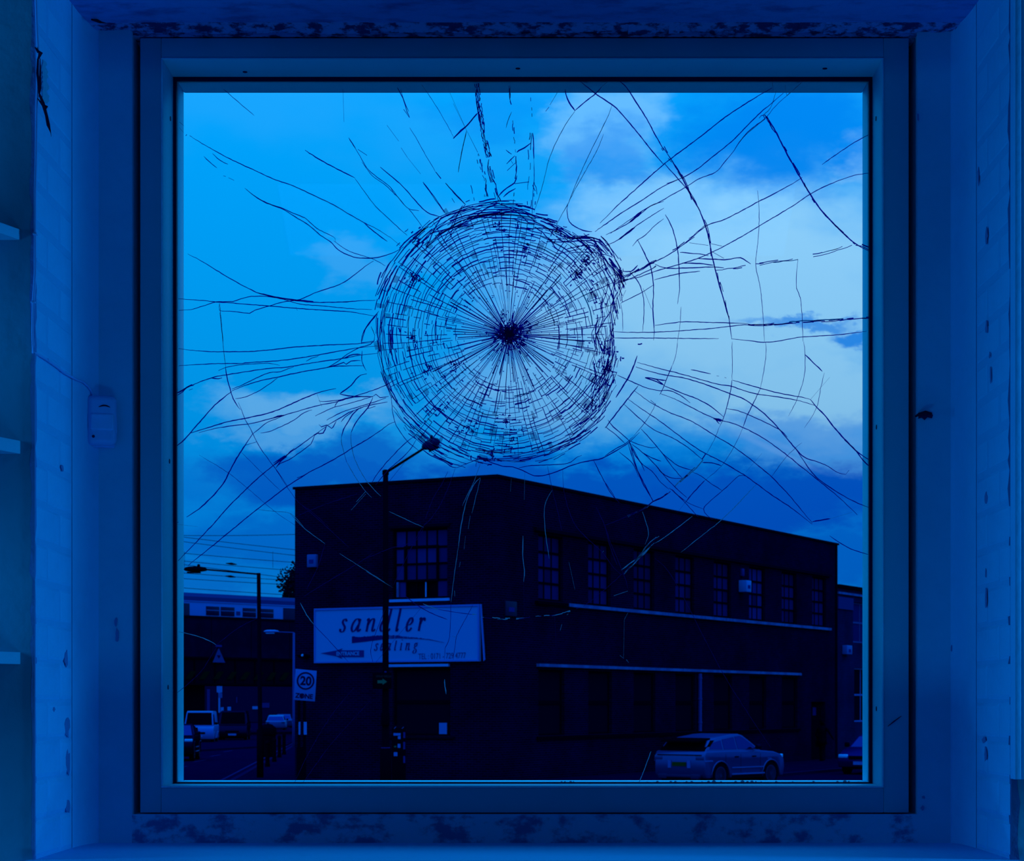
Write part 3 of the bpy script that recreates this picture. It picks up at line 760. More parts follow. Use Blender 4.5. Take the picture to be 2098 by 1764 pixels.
G 2.0 - 630,265 680,245 740,220 800,205 860,225 950,255 1020,260 1100,290 1170,322 1250,315 1330,290 1440,245 1560,215 1640,200 1740,145 1820,95 1900,20
G 1.5 - 1060,265 1150,250 1280,245 1400,235 1470,190 1500,180
G .9 - 570,290 520,390 470,470 410,620
G .9 - 620,270 560,430 500,550 440,630 395,675 340,770 270,910 190,1080
G .9 g 795,235 750,360 700,460 670,530
G 1.5 g 795,335 750,380 700,490 665,640 640,820
G 1.0 g 640,820 615,1000 590,1200
G 1.0 - 590,1200 580,1440 550,1520 545,1600
G 1.1 g 795,340 760,480 735,580
G 1.6 g 725,600 710,690
G 1.0 g 690,740 680,830
G 1.3 g 655,920 648,955
G 1.1 g 1010,340 1003,430
G 1.3 g 1103,290 1100,490
G 1.6 g 1090,740 1090,880 1100,980 1095,1060
G .9 - 1095,1060 1100,1300
G 1.2 g 1295,420 1250,500 1238,600 1250,740 1272,895
G 1.0 - 1260,250 1295,420 1330,560 1360,700
G .9 - 1365,270 1380,450 1440,640 1530,750 1640,850 1720,960 1780,1010
G 1.4 - 1580,210 1640,330 1700,440 1760,510
G 1.7 - 1820,95 1870,250 1930,370 1995,500
G .9 - 1600,540 1660,670 1700,790 1760,930 1810,1060 1818,1110
G 1.8 g 1720,1155 1820,1122
G 1.1 g 0,985 90,1040 180,1095
G 1.8 - 270,1155 340,1210 440,1270 565,1320
G 1.8 g 395,1210 440,1230 500,1250
G 1.3 - 500,1250 620,1270 740,1285
G .9 - 1510,1230 1600,1160 1740,1040 1790,990
G .9 g 1410,920 1450,1110
G 1.6 g 1820,1275 1795,1320
G .9 g 1795,1320 1790,1590
G 1.6 g 1765,1570 1790,1592
G 1.6 g 1810,1600 1825,1620
G 2.0 g 1360,1355 1350,1395
G 2.0 g 1405,1280 1395,1290
G .9 - 1310,1290 1320,1500
G .9 g 160,570 290,630 400,680
G .9 - 400,680 340,775 170,825 0,895
G .9 - 1660,665 1740,635 1820,600
G 2.0 g 1650,845 1642,858
G 2.0 g 615,1120 616,1160
G 1.0 - 745,1215 630,1430 625,1450 605,1600
G 1.7 g 600,1435 635,1445
H 1.7 g 70,893 160,915 220,935 275,965
H .8 - 275,980 200,1100 120,1180 40,1245
H .8 - 275,965 400,870 500,820
H .9 - 725,185 870,310 1000,430
H 1.1 g 680,245 750,320 870,410
H .9 g 950,465 1100,560 1240,650
H 1.7 g 735,735 770,800 810,855
H 1.0 - 810,855 900,950 1000,1060
H .8 - 870,415 830,540 770,660
H .8 - 755,700 900,610 1050,520 1130,465
H .8 - 705,1720 780,1560 900,1360 1030,1200
H .8 - 750,1720 880,1540 1000,1400 1120,1270
H 2.0 g 1525,1155 1528,1190 1535,1235
H .9 - 1200,770 1125,970 1133,1060
H .9 - 1400,760 1150,1060
I 1.5 g 875,1520 850,1590 810,1690
I .7 - 895,480 1000,600 1240,1060 1400,1320 1520,1500
'''
random.seed(31)
for ln in CR.strip().splitlines():
    t = ln.split(); ox, oy, s = TR[t[0]]
    pts = [(float(a.split(',')[0])/s+ox, float(a.split(',')[1])/s+oy) for a in t[3:]]
    crack(pts, float(t[1])*.95, t[2] == 'g')
def T(sh, *xy):
    ox, oy, s = TR[sh]; return [(a/s+ox, b/s+oy) for a, b in xy]
bundle(T('F', (485,90), (510,260), (535,440), (565,600), (595,720)), 16, 5, 1.2, .65, .25, 5)
bundle(T('F', (595,720), (610,860), (640,960), (680,1100)), 7, 5, 1.1, .6, .2, 6)
bundle(T('F', (510,690), (530,800), (565,900), (575,1060)), 8, 6, 1.1, .55, .2, 6)
bundle(T('F', (450,960), (470,1030), (485,1090)), 3, 4, 1.1, .6, .1, 6)
bundle(T('F', (765,110), (775,240), (790,330), (800,520), (815,680), (830,800), (830,880), (825,1000), (815,1130)), 3, 3, 1.2, .45, .25, 6)
bundle(T('F', (962,140), (965,270), (962,450), (945,600), (940,740), (942,860), (930,1000), (925,1150)), 3, 2.5, 1.2, .5, .2, 6)
bundle(T('F', (975,1010), (960,1150), (965,1240)), 3, 3, 1.2, .6, .2, 6)
bundle(T('F', (990,1150), (1000,1040), (975,940)), 2, 3, 1.0, .5, .2, 6)
bundle(T('B', (845,430), (950,590), (1020,730), (1090,880), (1130,1060), (1150,1140), (1200,1320), (1230,1430)), 3, 3.5, 1.0, .7, .1)
bundle(T('B', (1435,242), (1560,455), (1700,700), (1830,865), (1965,990)), 2, 2.5, 1.1, .6, .1)
bundle(T('B', (2045,1020), (1965,990), (1800,1040), (1600,1080), (1385,1112), (1280,1130), (1150,1142)), 3, 3, 1.0, .75, .15)
bundle(T('B', (1340,1458), (1430,1460), (1560,1450), (1700,1440), (1850,1435), (1970,1425), (2045,1420)), 4, 2.2, 1.3, .75, .05, 7)
bundle(T('B', (1100,885), (930,1020), (760,1110), (600,1200)), 3, 3, 1.1, .65, .1)
bundle(T('B', (560,1215), (700,1160), (800,1110)), 3, 5, 1.2, .6, .1)
bundle(T('E', (760,850), (720,910), (660,970), (580,1040), (510,1110), (430,1170), (360,1205), (310,1245)), 3, 2, 1.4, .8, .1, 6)
bundle(T('E', (310,1245), (240,1280), (170,1315)), 5, 1.6, 1.2, .8, .5, 6)
bundle(T('G', (740,1285), (860,1308), (1000,1315), (1100,1310), (1200,1300), (1310,1290), (1400,1265), (1510,1230)), 3, 1.5, 1.0, .65, .75, 5)
bundle(T('G', (1790,1000), (1900,880), (1960,800), (2035,740)), 3, 1.6, 1.0, .7, .8, 6)
bundle(T('G', (240,-10), (330,40), (400,110), (600,240)), 2, 3, 1.1, .6, .1)

# the crazed disc round the point of impact
random.seed(77)
C0 = (1043., 685.)
BR = [(-180, 270), (-165, 282), (-150, 296), (-130, 278), (-110, 281), (-90, 272), (-75, 252), (-60, 240), (-45, 276), (-30, 268), (-15, 235), (0, 214), (15, 228), (30, 246), (50, 264), (70, 266), (90, 256), (110, 286), (130, 286), (150, 277), (165, 270), (180, 270)]
def rad(th):
    d = math.degrees(th); d = (d+180) % 360-180
    for (a, ra), (b, rb) in zip(BR, BR[1:]):
        if a <= d <= b: 
            t = (d-a)/(b-a); t = t*t*(3-2*t); return ra+(rb-ra)*t
    return 270
def pol(th, r): return (C0[0]+r*math.cos(th), C0[1]+r*math.sin(th))
def prob(d, t):
    if -25 < d < 25: return .18 if t < .55 else .8
    if d < -150 or d > 150: return .5 if t < .35 else .72
    if -150 <= d <= -55: return .62 if t < .25 else .85
    if -55 < d <= -25: return .45 if t < .4 else .8
    if 60 < d < 120: return .4 if t < .3 else .7
    return .45 if t < .35 else .7
NR = 108
rays = sorted([2*PI*(i+random.uniform(-.35, .35))/NR for i in range(NR)])
wob = [[random.uniform(-1, 1) for _ in range(8)] for _ in range(3)]
def wv(th, k): return sum(wob[j][k % 8]*math.sin((j+2)*th+k*1.7+j) for j in range(3))
def bend(i, r): return rays[i]+.012*math.sin(r/38+i*.7)
NK = 29
for k in range(NK):
    i = 0
    while i < NR:
        th = rays[i]; d = (math.degrees(th)+180) % 360-180; t = k/(NK-1)
        R = rad(th); rin = 104+8*math.sin(th*2)
        if random.random() < prob(d, t):
            nrun = random.choice((1, 1, 2, 3, 5, 8)); 
            jit = random.uniform(-2.6, 2.6)
            pts = []
            for m in range(nrun+1):
                a = bend((i+m) % NR, 200); RR = rad(a); tt = t**.93
                r = rin+(286-rin)*tt+2.0*wv(a, k)+jit+random.uniform(-1.1, 1.1)-6*math.cos(a)
                if r > RR+3: break
                pts.append(pol(a, r))
            if len(pts) > 1: web(smooth_line(pts, 4) if len(pts) > 2 else pts, random.choice((.6, .8, .9, 1.2, 1.7)), random.random() < .10)
            i += nrun
        else: i += 1
# rays of the outer zone, broken between rings
for i in range(NR):
    r = random.uniform(85, 125)
    while True:
        R = rad(rays[i])*random.uniform(.93, 1.02); l = random.uniform(8, 34)
        if r+l > R: break
        if random.random() < .66:
            n = max(2, int(l/7)); pts = [pol(bend(i, r+l*j/n)+random.uniform(-.002, .002), r+l*j/n) for j in range(n+1)]
            web(pts, random.choice((.6, .8, 1.0, 1.2)), random.random() < .15)
        r += l
# the fine star of rays
for i in range(150):
    th = 2*PI*(i+random.uniform(-.4, .4))/150; r0 = random.uniform(10, 32)
    r1 = random.choice((random.uniform(45, 90), random.uniform(95, 130), random.uniform(100, 190)))
    cv = random.uniform(-.00025, .00025); n = 8
    pts = [pol(th+cv*(r0+(r1-r0)*j/n), r0+(r1-r0)*j/n) for j in range(n+1)]
    web(pts, random.choice((.5, .65, .8, 1.0)), False)
    if random.random() < .35:
        web([pol(th+cv*(r0+(r1-r0)*j/n)+.006, r0+(r1-r0)*j/n) for j in range(3, n+1)], .7, True)
for _ in range(420):
    th = random.uniform(0, 2*PI); r = abs(random.gauss(0, 17))+3; l = random.uniform(3, 9); b = th+random.choice((0, 0, PI/2))+random.uniform(-.3, .3)
    p = pol(th, r); web([p, (p[0]+l*math.cos(b), p[1]+l*math.sin(b))], random.uniform(.9, 2.2), random.random() < .05)
for _ in range(150):      # small rungs between rays
    th = random.uniform(0, 2*PI); r = random.uniform(35, 110); da = random.uniform(.02, .05)
    web([pol(th, r), pol(th+da/2, r+random.uniform(-.6, .6)), pol(th+da, r)], random.uniform(.7, 1.2))
# the ragged rim
for _ in range(170):
    th = random.uniform(0, 2*PI); span = random.uniform(.06, .34); off = random.uniform(-30, 6); sl = random.uniform(-55, 55); cu = random.uniform(-30, 30); n = max(3, int(span/.03)); R = rad(th)+off
    pts = []
    for j in range(n+1):
        u_ = span*j/n; r_ = R+sl*u_*.6+cu*u_*u_+random.uniform(-.8, .8)
        if r_ > rad(th+u_)+7: break
        pts.append(pol(th+u_, r_))
    if len(pts) > 1: web(smooth_line(pts, 5), random.choice((.7, .9, 1.2, 1.8)), random.random() < .08)
for _ in range(75):      # crossing chords in the upper right and right bands
    th = math.radians(random.choice((random.uniform(-65, -15), random.uniform(-15, 30), random.uniform(-140, -65)))); span = random.uniform(.15, .45); a0, a1 = random.uniform(-50, 2), random.uniform(-50, 2); n = 8
    web([pol(th+span*j/n, rad(th+span*j/n)+a0+(a1-a0)*j/n+random.uniform(-1.2, 1.2)) for j in range(n+1)], random.choice((.8, 1.1, 1.5)))
J = (740, 380, 2.8917)
for (x, y, n, s) in [(1330, 440, 46, 18), (1275, 515, 46, 16), (310, 570, 34, 14), (1370, 1290, 40, 16), (400, 1095, 24, 14), (640, 1430, 34, 18), (870, 1400, 26, 18), (905, 1510, 30, 20),
                     (780, 1600, 34, 18), (820, 250, 34, 24), (960, 370, 24, 16), (560, 1100, 16, 14), (1440, 960, 40, 24), (1450, 1080, 36, 20), (1380, 640, 24, 18), (300, 910, 24, 20), (470, 1330, 22, 18), (1150, 270, 26, 16), (1530, 520, 22, 12), (330, 330, 20, 14)]:
    c_ = (x/J[2]+J[0], y/J[2]+J[1])
    for _ in range(int(n*.8)):
        a = random.uniform(0, 2*PI); r = abs(random.gauss(0, s*.95)); p = (c_[0]+r*math.cos(a), c_[1]+r*math.sin(a))
        th = math.atan2(p[1]-C0[1], p[0]-C0[0])+random.choice((0, PI/2, PI/2))+random.uniform(-.35, .35); l = random.uniform(3, 10)
        web([p, (p[0]+l*.5*math.cos(th+.2), p[1]+l*.5*math.sin(th+.2)), (p[0]+l*math.cos(th), p[1]+l*math.sin(th))], random.uniform(.8, 2.2), random.random() < .08)
o = webdark.build('crack_web', M['crack'], pane, fix=False); o['kind'] = 'stuff'
o = webglint.build('bright_crack_web', M['glint'], pane, fix=False); o['kind'] = 'stuff'; o['label'] = 'fine cracks that catch the light'
# crushed glass at the point of impact, and crazed patches
cr = MB(); random.seed(4)
n = 26; ring_ = [pol(2*PI*i/n, random.uniform(13, 24)) for i in range(n)]
cr.prism([G(p) for p in ring_], 'y', YG+.0024, YG+.004); cr.build('crushed_glass', M['frost'], pane)
n = 18; ring_ = [pol(2*PI*i/n, random.uniform(5, 10)) for i in range(n)]
MB().prism([G(p) for p in ring_], 'y', YG-.001, YG+.0035).build('impact_pit', M['gasket'], pane)
random.seed(44)
fr = MB()
for _ in range(60):
    th = random.uniform(0, 2*PI); R = rad(th); r = random.choice((random.uniform(.72, .95)*R, random.uniform(120, R))); da = random.uniform(.02, .07); dr = random.uniform(5, 20)
    q = [pol(th, r), pol(th+da, r+random.uniform(-3, 3)), pol(th+da*.9, r+dr), pol(th-.01, r+dr*.8)]
    fr.prism([G(p) for p in q], 'y', YG+.0024, YG+.0034)
o = fr.build('crazed_patches', M['frost'], pane); o['kind'] = 'stuff'
for x, r in [(112, .0016), (200, .003), (317, .003), (358, .003), (455, .0026), (500, .003), (590, .002), (648, .0032), (695, .0045), (758, .0024), (885, .003), (945, .0044), (990, .003), (1028, .0038), (1062, .0024), (1108, .002), (1240, .0028), (1385, .002), (1568, .003), (1777, .003), (1842, .0044), (1877, .003), (1960, .0018), (-560, .003), (-535, .002), (-640, .0025), (-610, .0025)]:
    px = 1300+x/4.28; X = (px-CX)*K
    MB().lathe([(r*.9, 0), (r, r*.35), (r*.7, r*.8), (r*.1, r)], (X, YG-.004, OZ0+.0028), 'z', 8).build('water_drop', M['droplet'], pane, smooth=True)

# ------------------------------------------------------------------ on the wall
pd = thing('motion_detector', 'white rounded alarm motion detector on the wall left of the window', 'motion detector', P(207, 918, YR-.0005), math.radians(14))
b = MB().box(-.032, .032, -.036, 0, .003, .109).build('housing', M['plastic'], pd, bevel=.013, seg=4)
MB().box(-.0295, .0295, -.012, .006, 0, .108).build('back_plate', M['plastic'], pd, bevel=.004)
MB().box(-.024, .026, -.0395, -.03, .033, .070).build('lens_window', M['lens'], pd, bevel=.006, seg=3)
MB().tube([(-.006+.024*t, -.0368, .083+.0035*math.sin(PI*t)) for t in [i/8 for i in range(9)]], [.0004, .001, .0014, .0016, .0016, .0016, .0014, .001, .0004], 6).build('sensor_slot', M['debris'], pd)
MB().lathe([(.0032, -.0005), (.0032, .0006)], (-.017, -.0366, .020), 'y', 10).build('round_mark', M['screw'], pd)
MB().box(.029, .0325, -.028, -.020, .028, .064).build('side_slot', M['lens'], pd, bevel=.001)
wire = [P(187, 812, YR-.02)]+[Vector((XL+.0042+.022*(1-math.cos(t)), YR-.15+.15*math.sin(t), P(0, y_, YR-.15+.15*math.sin(t)).z)) for t, y_ in ((.95, 800), (.75, 790), (.5, 782), (.2, 778))]+[onrev(a, b_, 0)+Vector((.002, 0, 0)) for a, b_ in ((146, 773), (130, 764), (112, 750), (95, 738), (82, 730))]
wire += [Vector((XL-.001, Y0-.004, P(0, 722, Y0).z))]+[P(a, b_, Y0-.005) for a, b_ in ((68, 708), (67, 680), (68, 620), (72, 560), (72, 480), (72, 400), (74, 320), (75, 240), (77, 180), (79, 110), (76, 60), (74, 0), (73, -80))]
cb = thing('alarm_cable', 'thin white cable running up the corner from the motion detector', 'cable', (0, 0, 0))
MB().tube(wire, .0026, 7).build('sheath', M['cable'], cb, smooth=True)
for i in (6, 8, 13, 15):
    p = wire[i]; MB().box(p.x-.004, p.x+.004, p.y-.004, p.y+.006, p.z-.0015, p.z+.0025).build('cable_clip', M['plastic'], cb, bevel=.001)
tw = thing('frayed_strand', 'black frayed strand hanging from broken plaster at upper left corner', 'debris', (0, 0, 0))
MB().tube([P(72, 97, Y0-.006), P(78, 106, Y0-.01), P(84, 108, Y0-.008), P(78, 122, Y0-.006), P(77, 150, Y0-.006), P(80, 190, Y0-.008), P(88, 212, Y0-.012), P(95, 236, Y0-.014), P(99, 256, Y0-.014), P(104, 272, Y0-.012)], [.0012, .003, .004, .0022, .0028, .0016, .0038, .003, .0034, .0006], 6).build('strand', M['debris'], tw)
MB().tube([P(76, 200, Y0-.006), P(86, 214, Y0-.012), P(96, 219, Y0-.012), P(92, 226, Y0-.014)], [.0008, .0022, .0026, .001], 6).build('strand', M['debris'], tw)
MB().tube([P(99, 256, Y0-.014), P(103, 266, Y0-.014), P(105, 280, Y0-.012)], [.0012, .001, .0003], 5).build('strand', M['debris'], tw)
random.seed(6)
pts_ = []
for y in range(122, 215, 5): pts_.append((85+random.uniform(-1.5, 2.5), y))
for y in range(212, 122, -5): pts_.append((98+random.uniform(-5, 3)-(3 if y < 150 else 0), y))
q_ = [onrev(a_, b_, 0) for a_, b_ in pts_]
MB().prism([(v.y, v.z) for v in q_], 'x', XL+.0005, XL+.004).build('flaking_plaster', mat('bare_render', (.05, .42, .62), .95, bump=(60, .8, .006)), wf)
MB().tube([P(81, 120, Y0-.001), P(80, 150, Y0-.002), P(82, 180, Y0-.002), P(79, 200, Y0-.001)], [.002, .004, .003, .001], 6).build('crevice', M['debris'], wf)
pg = thing('wall_plug', 'torn black plug stub sticking out of the wall right of window frame', 'wall plug', (0, 0, 0))
MB().tube([P(1876, 853, YR+.01), P(1884, 849, YR-.004), P(1896, 846, YR-.014), P(1909, 848, YR-.02)], [.002, .004, .0052, .003], 8).build('plug', M['debris'], pg)
MB().prism([(P(a, 0, YR).x, P(0, b_, YR).z) for a, b_ in ((1881, 858), (1884, 846), (1894, 842), (1906, 845), (1911, 851), (1909, 857), (1900, 855), (1894, 861), (1889, 856))], 'y', YR+.001, YR-.004).build('torn_collar', M['screw'], pg)
wb = thing('wall_board', 'long white painted board fixed on the wall at far right edge', 'board', (P(2080, 0, 3.80).x, 3.80, P(0, 1597, 3.8).z))
MB().box(0, .012, 0, Y0-3.80, 0, 1.56).build('board_edge', M['reveal'], wb, bevel=.001)
MB().box(.0135, .30, 0, Y0-3.80, 0, 1.56).build('board_face', M['reveal'], wb, bevel=.001)
# shelves on the wall at the left
for (ya, yb, lab) in ((470, 492, 'topmost of the three narrow shelves on the wall at left'), (903, 930, 'middle one of three narrow shelves on the wall at left'), (1336, 1361, 'lowest of the three narrow shelves on the wall at left')):
    zt, zb = P(0, ya, Y0).z, P(0, yb, Y0).z; x1 = P(42, 0, Y0).x
    sh = thing('wall_shelf', lab, 'shelf', (x1, Y0, zb), 0, 'narrow shelves left of the window')
    mb = MB(); mb.prism([(0, 0), (-.13, -.32), (-.5, -.32), (-.5, 0)], 'z', 0, zt-zb); mb.build('board', M['plaster'], sh, bevel=.001)
    MB().box(-.42, -.40, -.3, 0, -.12, 0).build('bracket', M['plaster'], sh)

# ------------------------------------------------------------------ streets
RB = math.atan2(4100, 2230); Cn = Vector((-82/F*62.9, 62.9, 0)); U = Vector((math.cos(RB), math.sin(RB), 0)); V = Vector((-math.sin(RB), math.cos(RB), 0))
def bw(u, v, z=0): return Cn+U*u+V*v+Vector((0, 0, z))
def sR(px): r = (px-CX)/F; return (62.9*r+1.258)/(U.x-U.y*r)
def sL(px): r = (px-CX)/F; return (-1.258-62.9*r)/(-V.x+V.y*r)
def zR(px, py): return EZ+(CY-py)/F*(62.9+U.y*sR(px))
def zL(px, py): return EZ+(CY-py)/F*(62.9+V.y*sL(px))
struct(MB().box(-160, 160, 6, 420, -.3, -.1).build('road', M['road']))
pv = [(-9.05, 54), tuple(bw(-8, -5)[:2]), tuple(bw(90, -5)[:2]), (20, 300), (-29.6, 300)]
struct(MB().prism(pv, 'z', -.12, 0).build('pavement', M['pavement']))
kb = MB()
def strip(mb, a, b, w_, z0, z1):
    a, b = Vector(a), Vector(b); d = (b-a).normalized(); n_ = Vector((-d.y, d.x))*w_
    mb.prism([tuple(a), tuple(b), tuple(b+n_), tuple(a+n_)], 'z', z0, z1)
strip(kb, (-9.05, 54), (-29.6, 300), -.18, -.12, .012); strip(kb, bw(-8, -5)[:2], bw(90, -5)[:2], .18, -.12, .012)
struct(kb.build('kerb', M['kerb']))
pm = MB()
for i in range(7): 
    y = 70+i*9; x = -9.05-(y-54)*.0835-3.2; pm.box(x-.06, x+.06, y, y+3, -.1, -.094)
strip(pm, (-9.45, 54), (-29.9, 300), .1, -.1, -.095)
struct(pm.build('road_marking', M['paint']))
struct(MB().prism([(-15, 120), (-26, 245), (-60, 245), (-60, 60), (-22, 60), (-19.5, 100)], 'z', -.12, 0).build('far_pavement', M['pavement']))

# ------------------------------------------------------------------ corner building
bd = thing('brick_building', 'dark two-storey brick corner building with flat parapet and gridded windows', 'building', Cn, RB)
ZTOP = 9.60; LEN = 30.97; WID = 7.735; TH = .35
PIT = 3.576; S0 = 2.73; WW = 1.72
def wallpanel(mb, ranges, holes, axis):     # ranges s0,s1,z0,z1 ; holes (s0,s1,z0,z1) -> boxes
    s0, s1, z0, z1 = ranges; ss = sorted({s0, s1, *[h[0] for h in holes], *[h[1] for h in holes]}); zs = sorted({z0, z1, *[h[2] for h in holes], *[h[3] for h in holes]})
    for a, b in zip(ss, ss[1:]):
        run = None
        for c_, d in zip(zs, zs[1:]):
            inside = any(h[0] <= (a+b)/2 <= h[1] and h[2] <= (c_+d)/2 <= h[3] for h in holes)
            if inside:
                if run: emit(mb, a, b, run[0], run[1], axis); run = None
            else: run = (run[0], d) if run else (c_, d)
        if run: emit(mb, a, b, run[0], run[1], axis)
def emit(mb, a, b, c_, d, axis):
    if axis == 'R': mb.box(a, b, 0, TH, c_, d)
    else: mb.box(0, TH, a, b, c_, d)
holR = [(S0+i*PIT, S0+i*PIT+WW, 5.86, 8.03) for i in range(8)]+[(S0+i*PIT, S0+i*PIT+WW+.1, 1.42, 3.6) for i in range(7)]+[(sR(1662), sR(1691), 0, 2.55)]
mb = MB(); wallpanel(mb, (0, LEN, 0, ZTOP), holR, 'R'); mb.build('side_wall', M['brick'], bd, fix=False)
holL = [(1.811, 3.879, 5.84, 8.10), (1.70, 3.879, 1.45, 3.62)]
mb = MB(); wallpanel(mb, (TH, WID-TH, 0, ZTOP), holL, 'L'); mb.build('front_wall', M['brick'], bd, fix=False)
MB().box(0, LEN, WID-TH, WID, 0, ZTOP).build('rear_wall', M['brick'], bd); MB().box(LEN-TH, LEN, 0, WID, 0, ZTOP).build('end_wall', M['brick'], bd)
MB().box(TH, LEN, TH, WID, 9.0, 9.1).build('roof_deck', M['coping'], bd)
MB().box(-.06, LEN+.06, -.06, .42, ZTOP, ZTOP+.08).box(-.06, .42, .42, WID+.05, ZTOP, ZTOP+.08).build('coping', M['coping'], bd)
MB().box(.3, LEN, TH+2.6, TH+2.7, 0, 9).build('inner_wall', M['black'], bd)
def sash(axis, s0, s1, z0, z1, cols, rows, glass, barw, open_=None, framem=None, nm='window'):
    """a window: outer frame, each pane its own sub-part, glazing bars"""
    def bx(mb, a, b, c_, d, dep0, dep1):
        if axis == 'R': mb.box(a, b, dep0, dep1, c_, d)
        else: mb.box(dep0, dep1, a, b, c_, d)
    fr_ = MB(); fw = .07
    for a in ((s0, s0+fw, z0, z1), (s1-fw, s1, z0, z1), (s0+fw, s1-fw, z0, z0+fw), (s0+fw, s1-fw, z1-fw, z1)): bx(fr_, *a, .10, .19)
    f = fr_.build(nm, framem or M['bars'], bd)
    cw, ch = (s1-s0-2*fw)/cols, (z1-z0-2*fw)/rows
    gb = MB()
    for i in range(1, cols): x = s0+fw+i*cw; bx(gb, x-barw/2, x+barw/2, z0+fw, z1-fw, .11, .17)
    for j in range(1, rows): z = z0+fw+j*ch; bx(gb, s0+fw, s1-fw, z-barw*.8, z+barw*.8, .105, .175)
    gb.build('glazing_bar', framem or M['bars'], f)
    for i in range(cols):
        for j in range(rows):
            if open_ and open_(i, j): continue
            q = MB(); bx(q, s0+fw+i*cw, s0+fw+(i+1)*cw, z0+fw+j*ch, z0+fw+(j+1)*ch, .135, .145)
            q.build('pane', glass(i, j) if callable(glass) else glass, f)
    return f
panes = [gloss('curtained_pane', c_, (.005, .02, .3), .2, .05) for c_ in ((.002, .009, .10), (.0035, .016, .15), (.001, .005, .055))]
random.seed(15)
for i in range(8):
    k = random.choice((0, 1, 1)) if i > 4 else random.choice((0, 2, 0))
    sash('R', S0+i*PIT, S0+i*PIT+WW, 5.86, 8.03, 3, 4, lambda a, b, k=k: panes[2] if (b == 3 and k != 1) or (random.random() < .15) else panes[k], .05)
for i in range(7):
    sash('R', S0+i*PIT, S0+i*PIT+WW+.1, 1.42, 3.6, 1, 2, M['pane_dim'], .08)
sash('L', 1.811, 3.879, 5.84, 8.10, 5, 4, lambda a, b: panes[1] if (a in (1, 2) and b == 2) or a == 4 else panes[0] if random.random() < .7 else panes[2], .045, open_=lambda a, b: b == 0 and a in (1, 2, 3))
hop = MB()
for a in ((2.20, 2.27, 6.40, 7.56), (3.42, 3.49, 6.40, 7.56), (2.27, 3.42, 7.49, 7.56), (2.27, 3.42, 6.40, 6.46)): hop.box(.06, .12, a[0], a[1], a[2], a[3])
hop.build('opening_casement', M['bars'], bd)
MB().box(.09, .12, 2.66, 2.70, 5.9, 6.38).build('stay_bar', M['sillwhite'], bd); MB().box(.07, .10, 3.70, 3.78, 5.92, 6.4).build('stay_bar', M['concrete'], bd)
MB().box(.2, .22, 2.2, 3.5, 5.9, 6.4).build('opening_shade', M['black'], bd)  # black sheet: darkness inside the open window is in its colour
sash('L', 1.70, 3.879, 1.45, 3.62, 1, 2, M['pane_dim'], .07)
MB().box(-.07, .1, 1.72, 3.97, 5.755, 5.84).build('window_sill', M['sillwhite'], bd)
MB().box(-.10, .1, 1.70, 3.99, 8.13, 8.22).build('lintel', M['coping'], bd)
MB().box(-.10, .1, 1.72, 3.97, 3.66, 3.745).build('lintel', M['sillwhite'], bd)
MB().box(-.08, .1, 1.55, 4.0, 1.36, 1.43).build('window_sill', M['coping'], bd)
MB().box(2.4, 29.9, -.12, .02, 8.10, 8.22).build('lintel', M['coping'], bd)  # dark band over the windows: their shadow line is in its colour
for a, b, m in ((2.5, 4.66, 'bars'), (4.70, 18.0, 'concrete'), (18.05, 24.2, 'concrete'), (24.25, 29.9, 'concrete')):
    MB().box(a, b, -.12, .06, 5.72, 5.83).build('sill_course', M[m], bd)
MB().box(2.6, 26.2, -.12, .04, 3.68, 3.78).build('lintel', M['concrete'], bd)
MB().box(2.6, 26.2, -.08, .04, 1.30, 1.40).build('sill_course', M['bars'], bd)
pierm = M['brick']
MB().box(sR(1662)+.06, sR(1691)-.06, .18, .26, 0, 2.5).build('door', M['black'], bd)
MB().box(sR(1675)-.15, sR(1675)+.25, .165, .18, 1.95, 2.3).build('door_pane', panes[0], bd)
dp = thing('drainpipe', 'pale vertical drainpipe on the long side of the brick building', 'drainpipe', bw(15.5, -.1, 1.42), RB)
MB().tube([(0, 0, 0), (0, 0, 2.2)], .07, 10).build('pipe', M['greymetal'], dp)
for z in (.3, 1.2, 2.0): MB().lathe([(.085, z), (.085, z+.06)], (0, 0, 0), 'z', 10).build('bracket', M['greymetal'], dp)

def wallbox(name, label, cat, wall, px0, px1, py0, py1, m, depth=.22, face=None):
    if wall == 'R':
        s0, s1 = sR(px0), sR(px1); z0, z1 = zR(px0, py1), zR(px0, py0); s1 = min(s1, s0+1.2)
        t = thing(name, label, cat, bw(s0, -.003, z0), RB); MB().box(0, s1-s0, -depth, 0, 0, z1-z0).build('casing', m, t, bevel=.02)
        MB().box((s1-s0)*.25, (s1-s0)*.75, -depth-.01, -depth, (z1-z0)*.3, (z1-z0)*.6).build('badge', M['ink2'], t)
    else:
        s0, s1 = sL(px1), sL(px0); z0, z1 = zL(px0, py1), zL(px0, py0)
        t = thing(name, label, cat, bw(-.003, s0, z0), RB); MB().box(-depth, 0, 0, s1-s0, 0, z1-z0).build('casing', m, t, bevel=.02)
        MB().box(-depth-.01, -depth, (s1-s0)*.25, (s1-s0)*.75, (z1-z0)*.3, (z1-z0)*.6).build('badge', M['ink2'], t)
    return t
pale = mat('alarm_box_plastic', (.03, .15, .55), .5, spec=.1)
wallbox('alarm_box', 'pale alarm box high on brick corner building, above the left end of sign', 'alarm box', 'L', 634, 652, 1137, 1163, mat('alarm_box_dim', (.012, .07, .33), .5, spec=.1), .15)
wallbox('alarm_box', 'dim square plate box beside the corner of brick building, right of sign', 'alarm box', 'R', 1033, 1056, 1231, 1262, mat('dim_box', (.002, .007, .05), .6, spec=.1), .06)
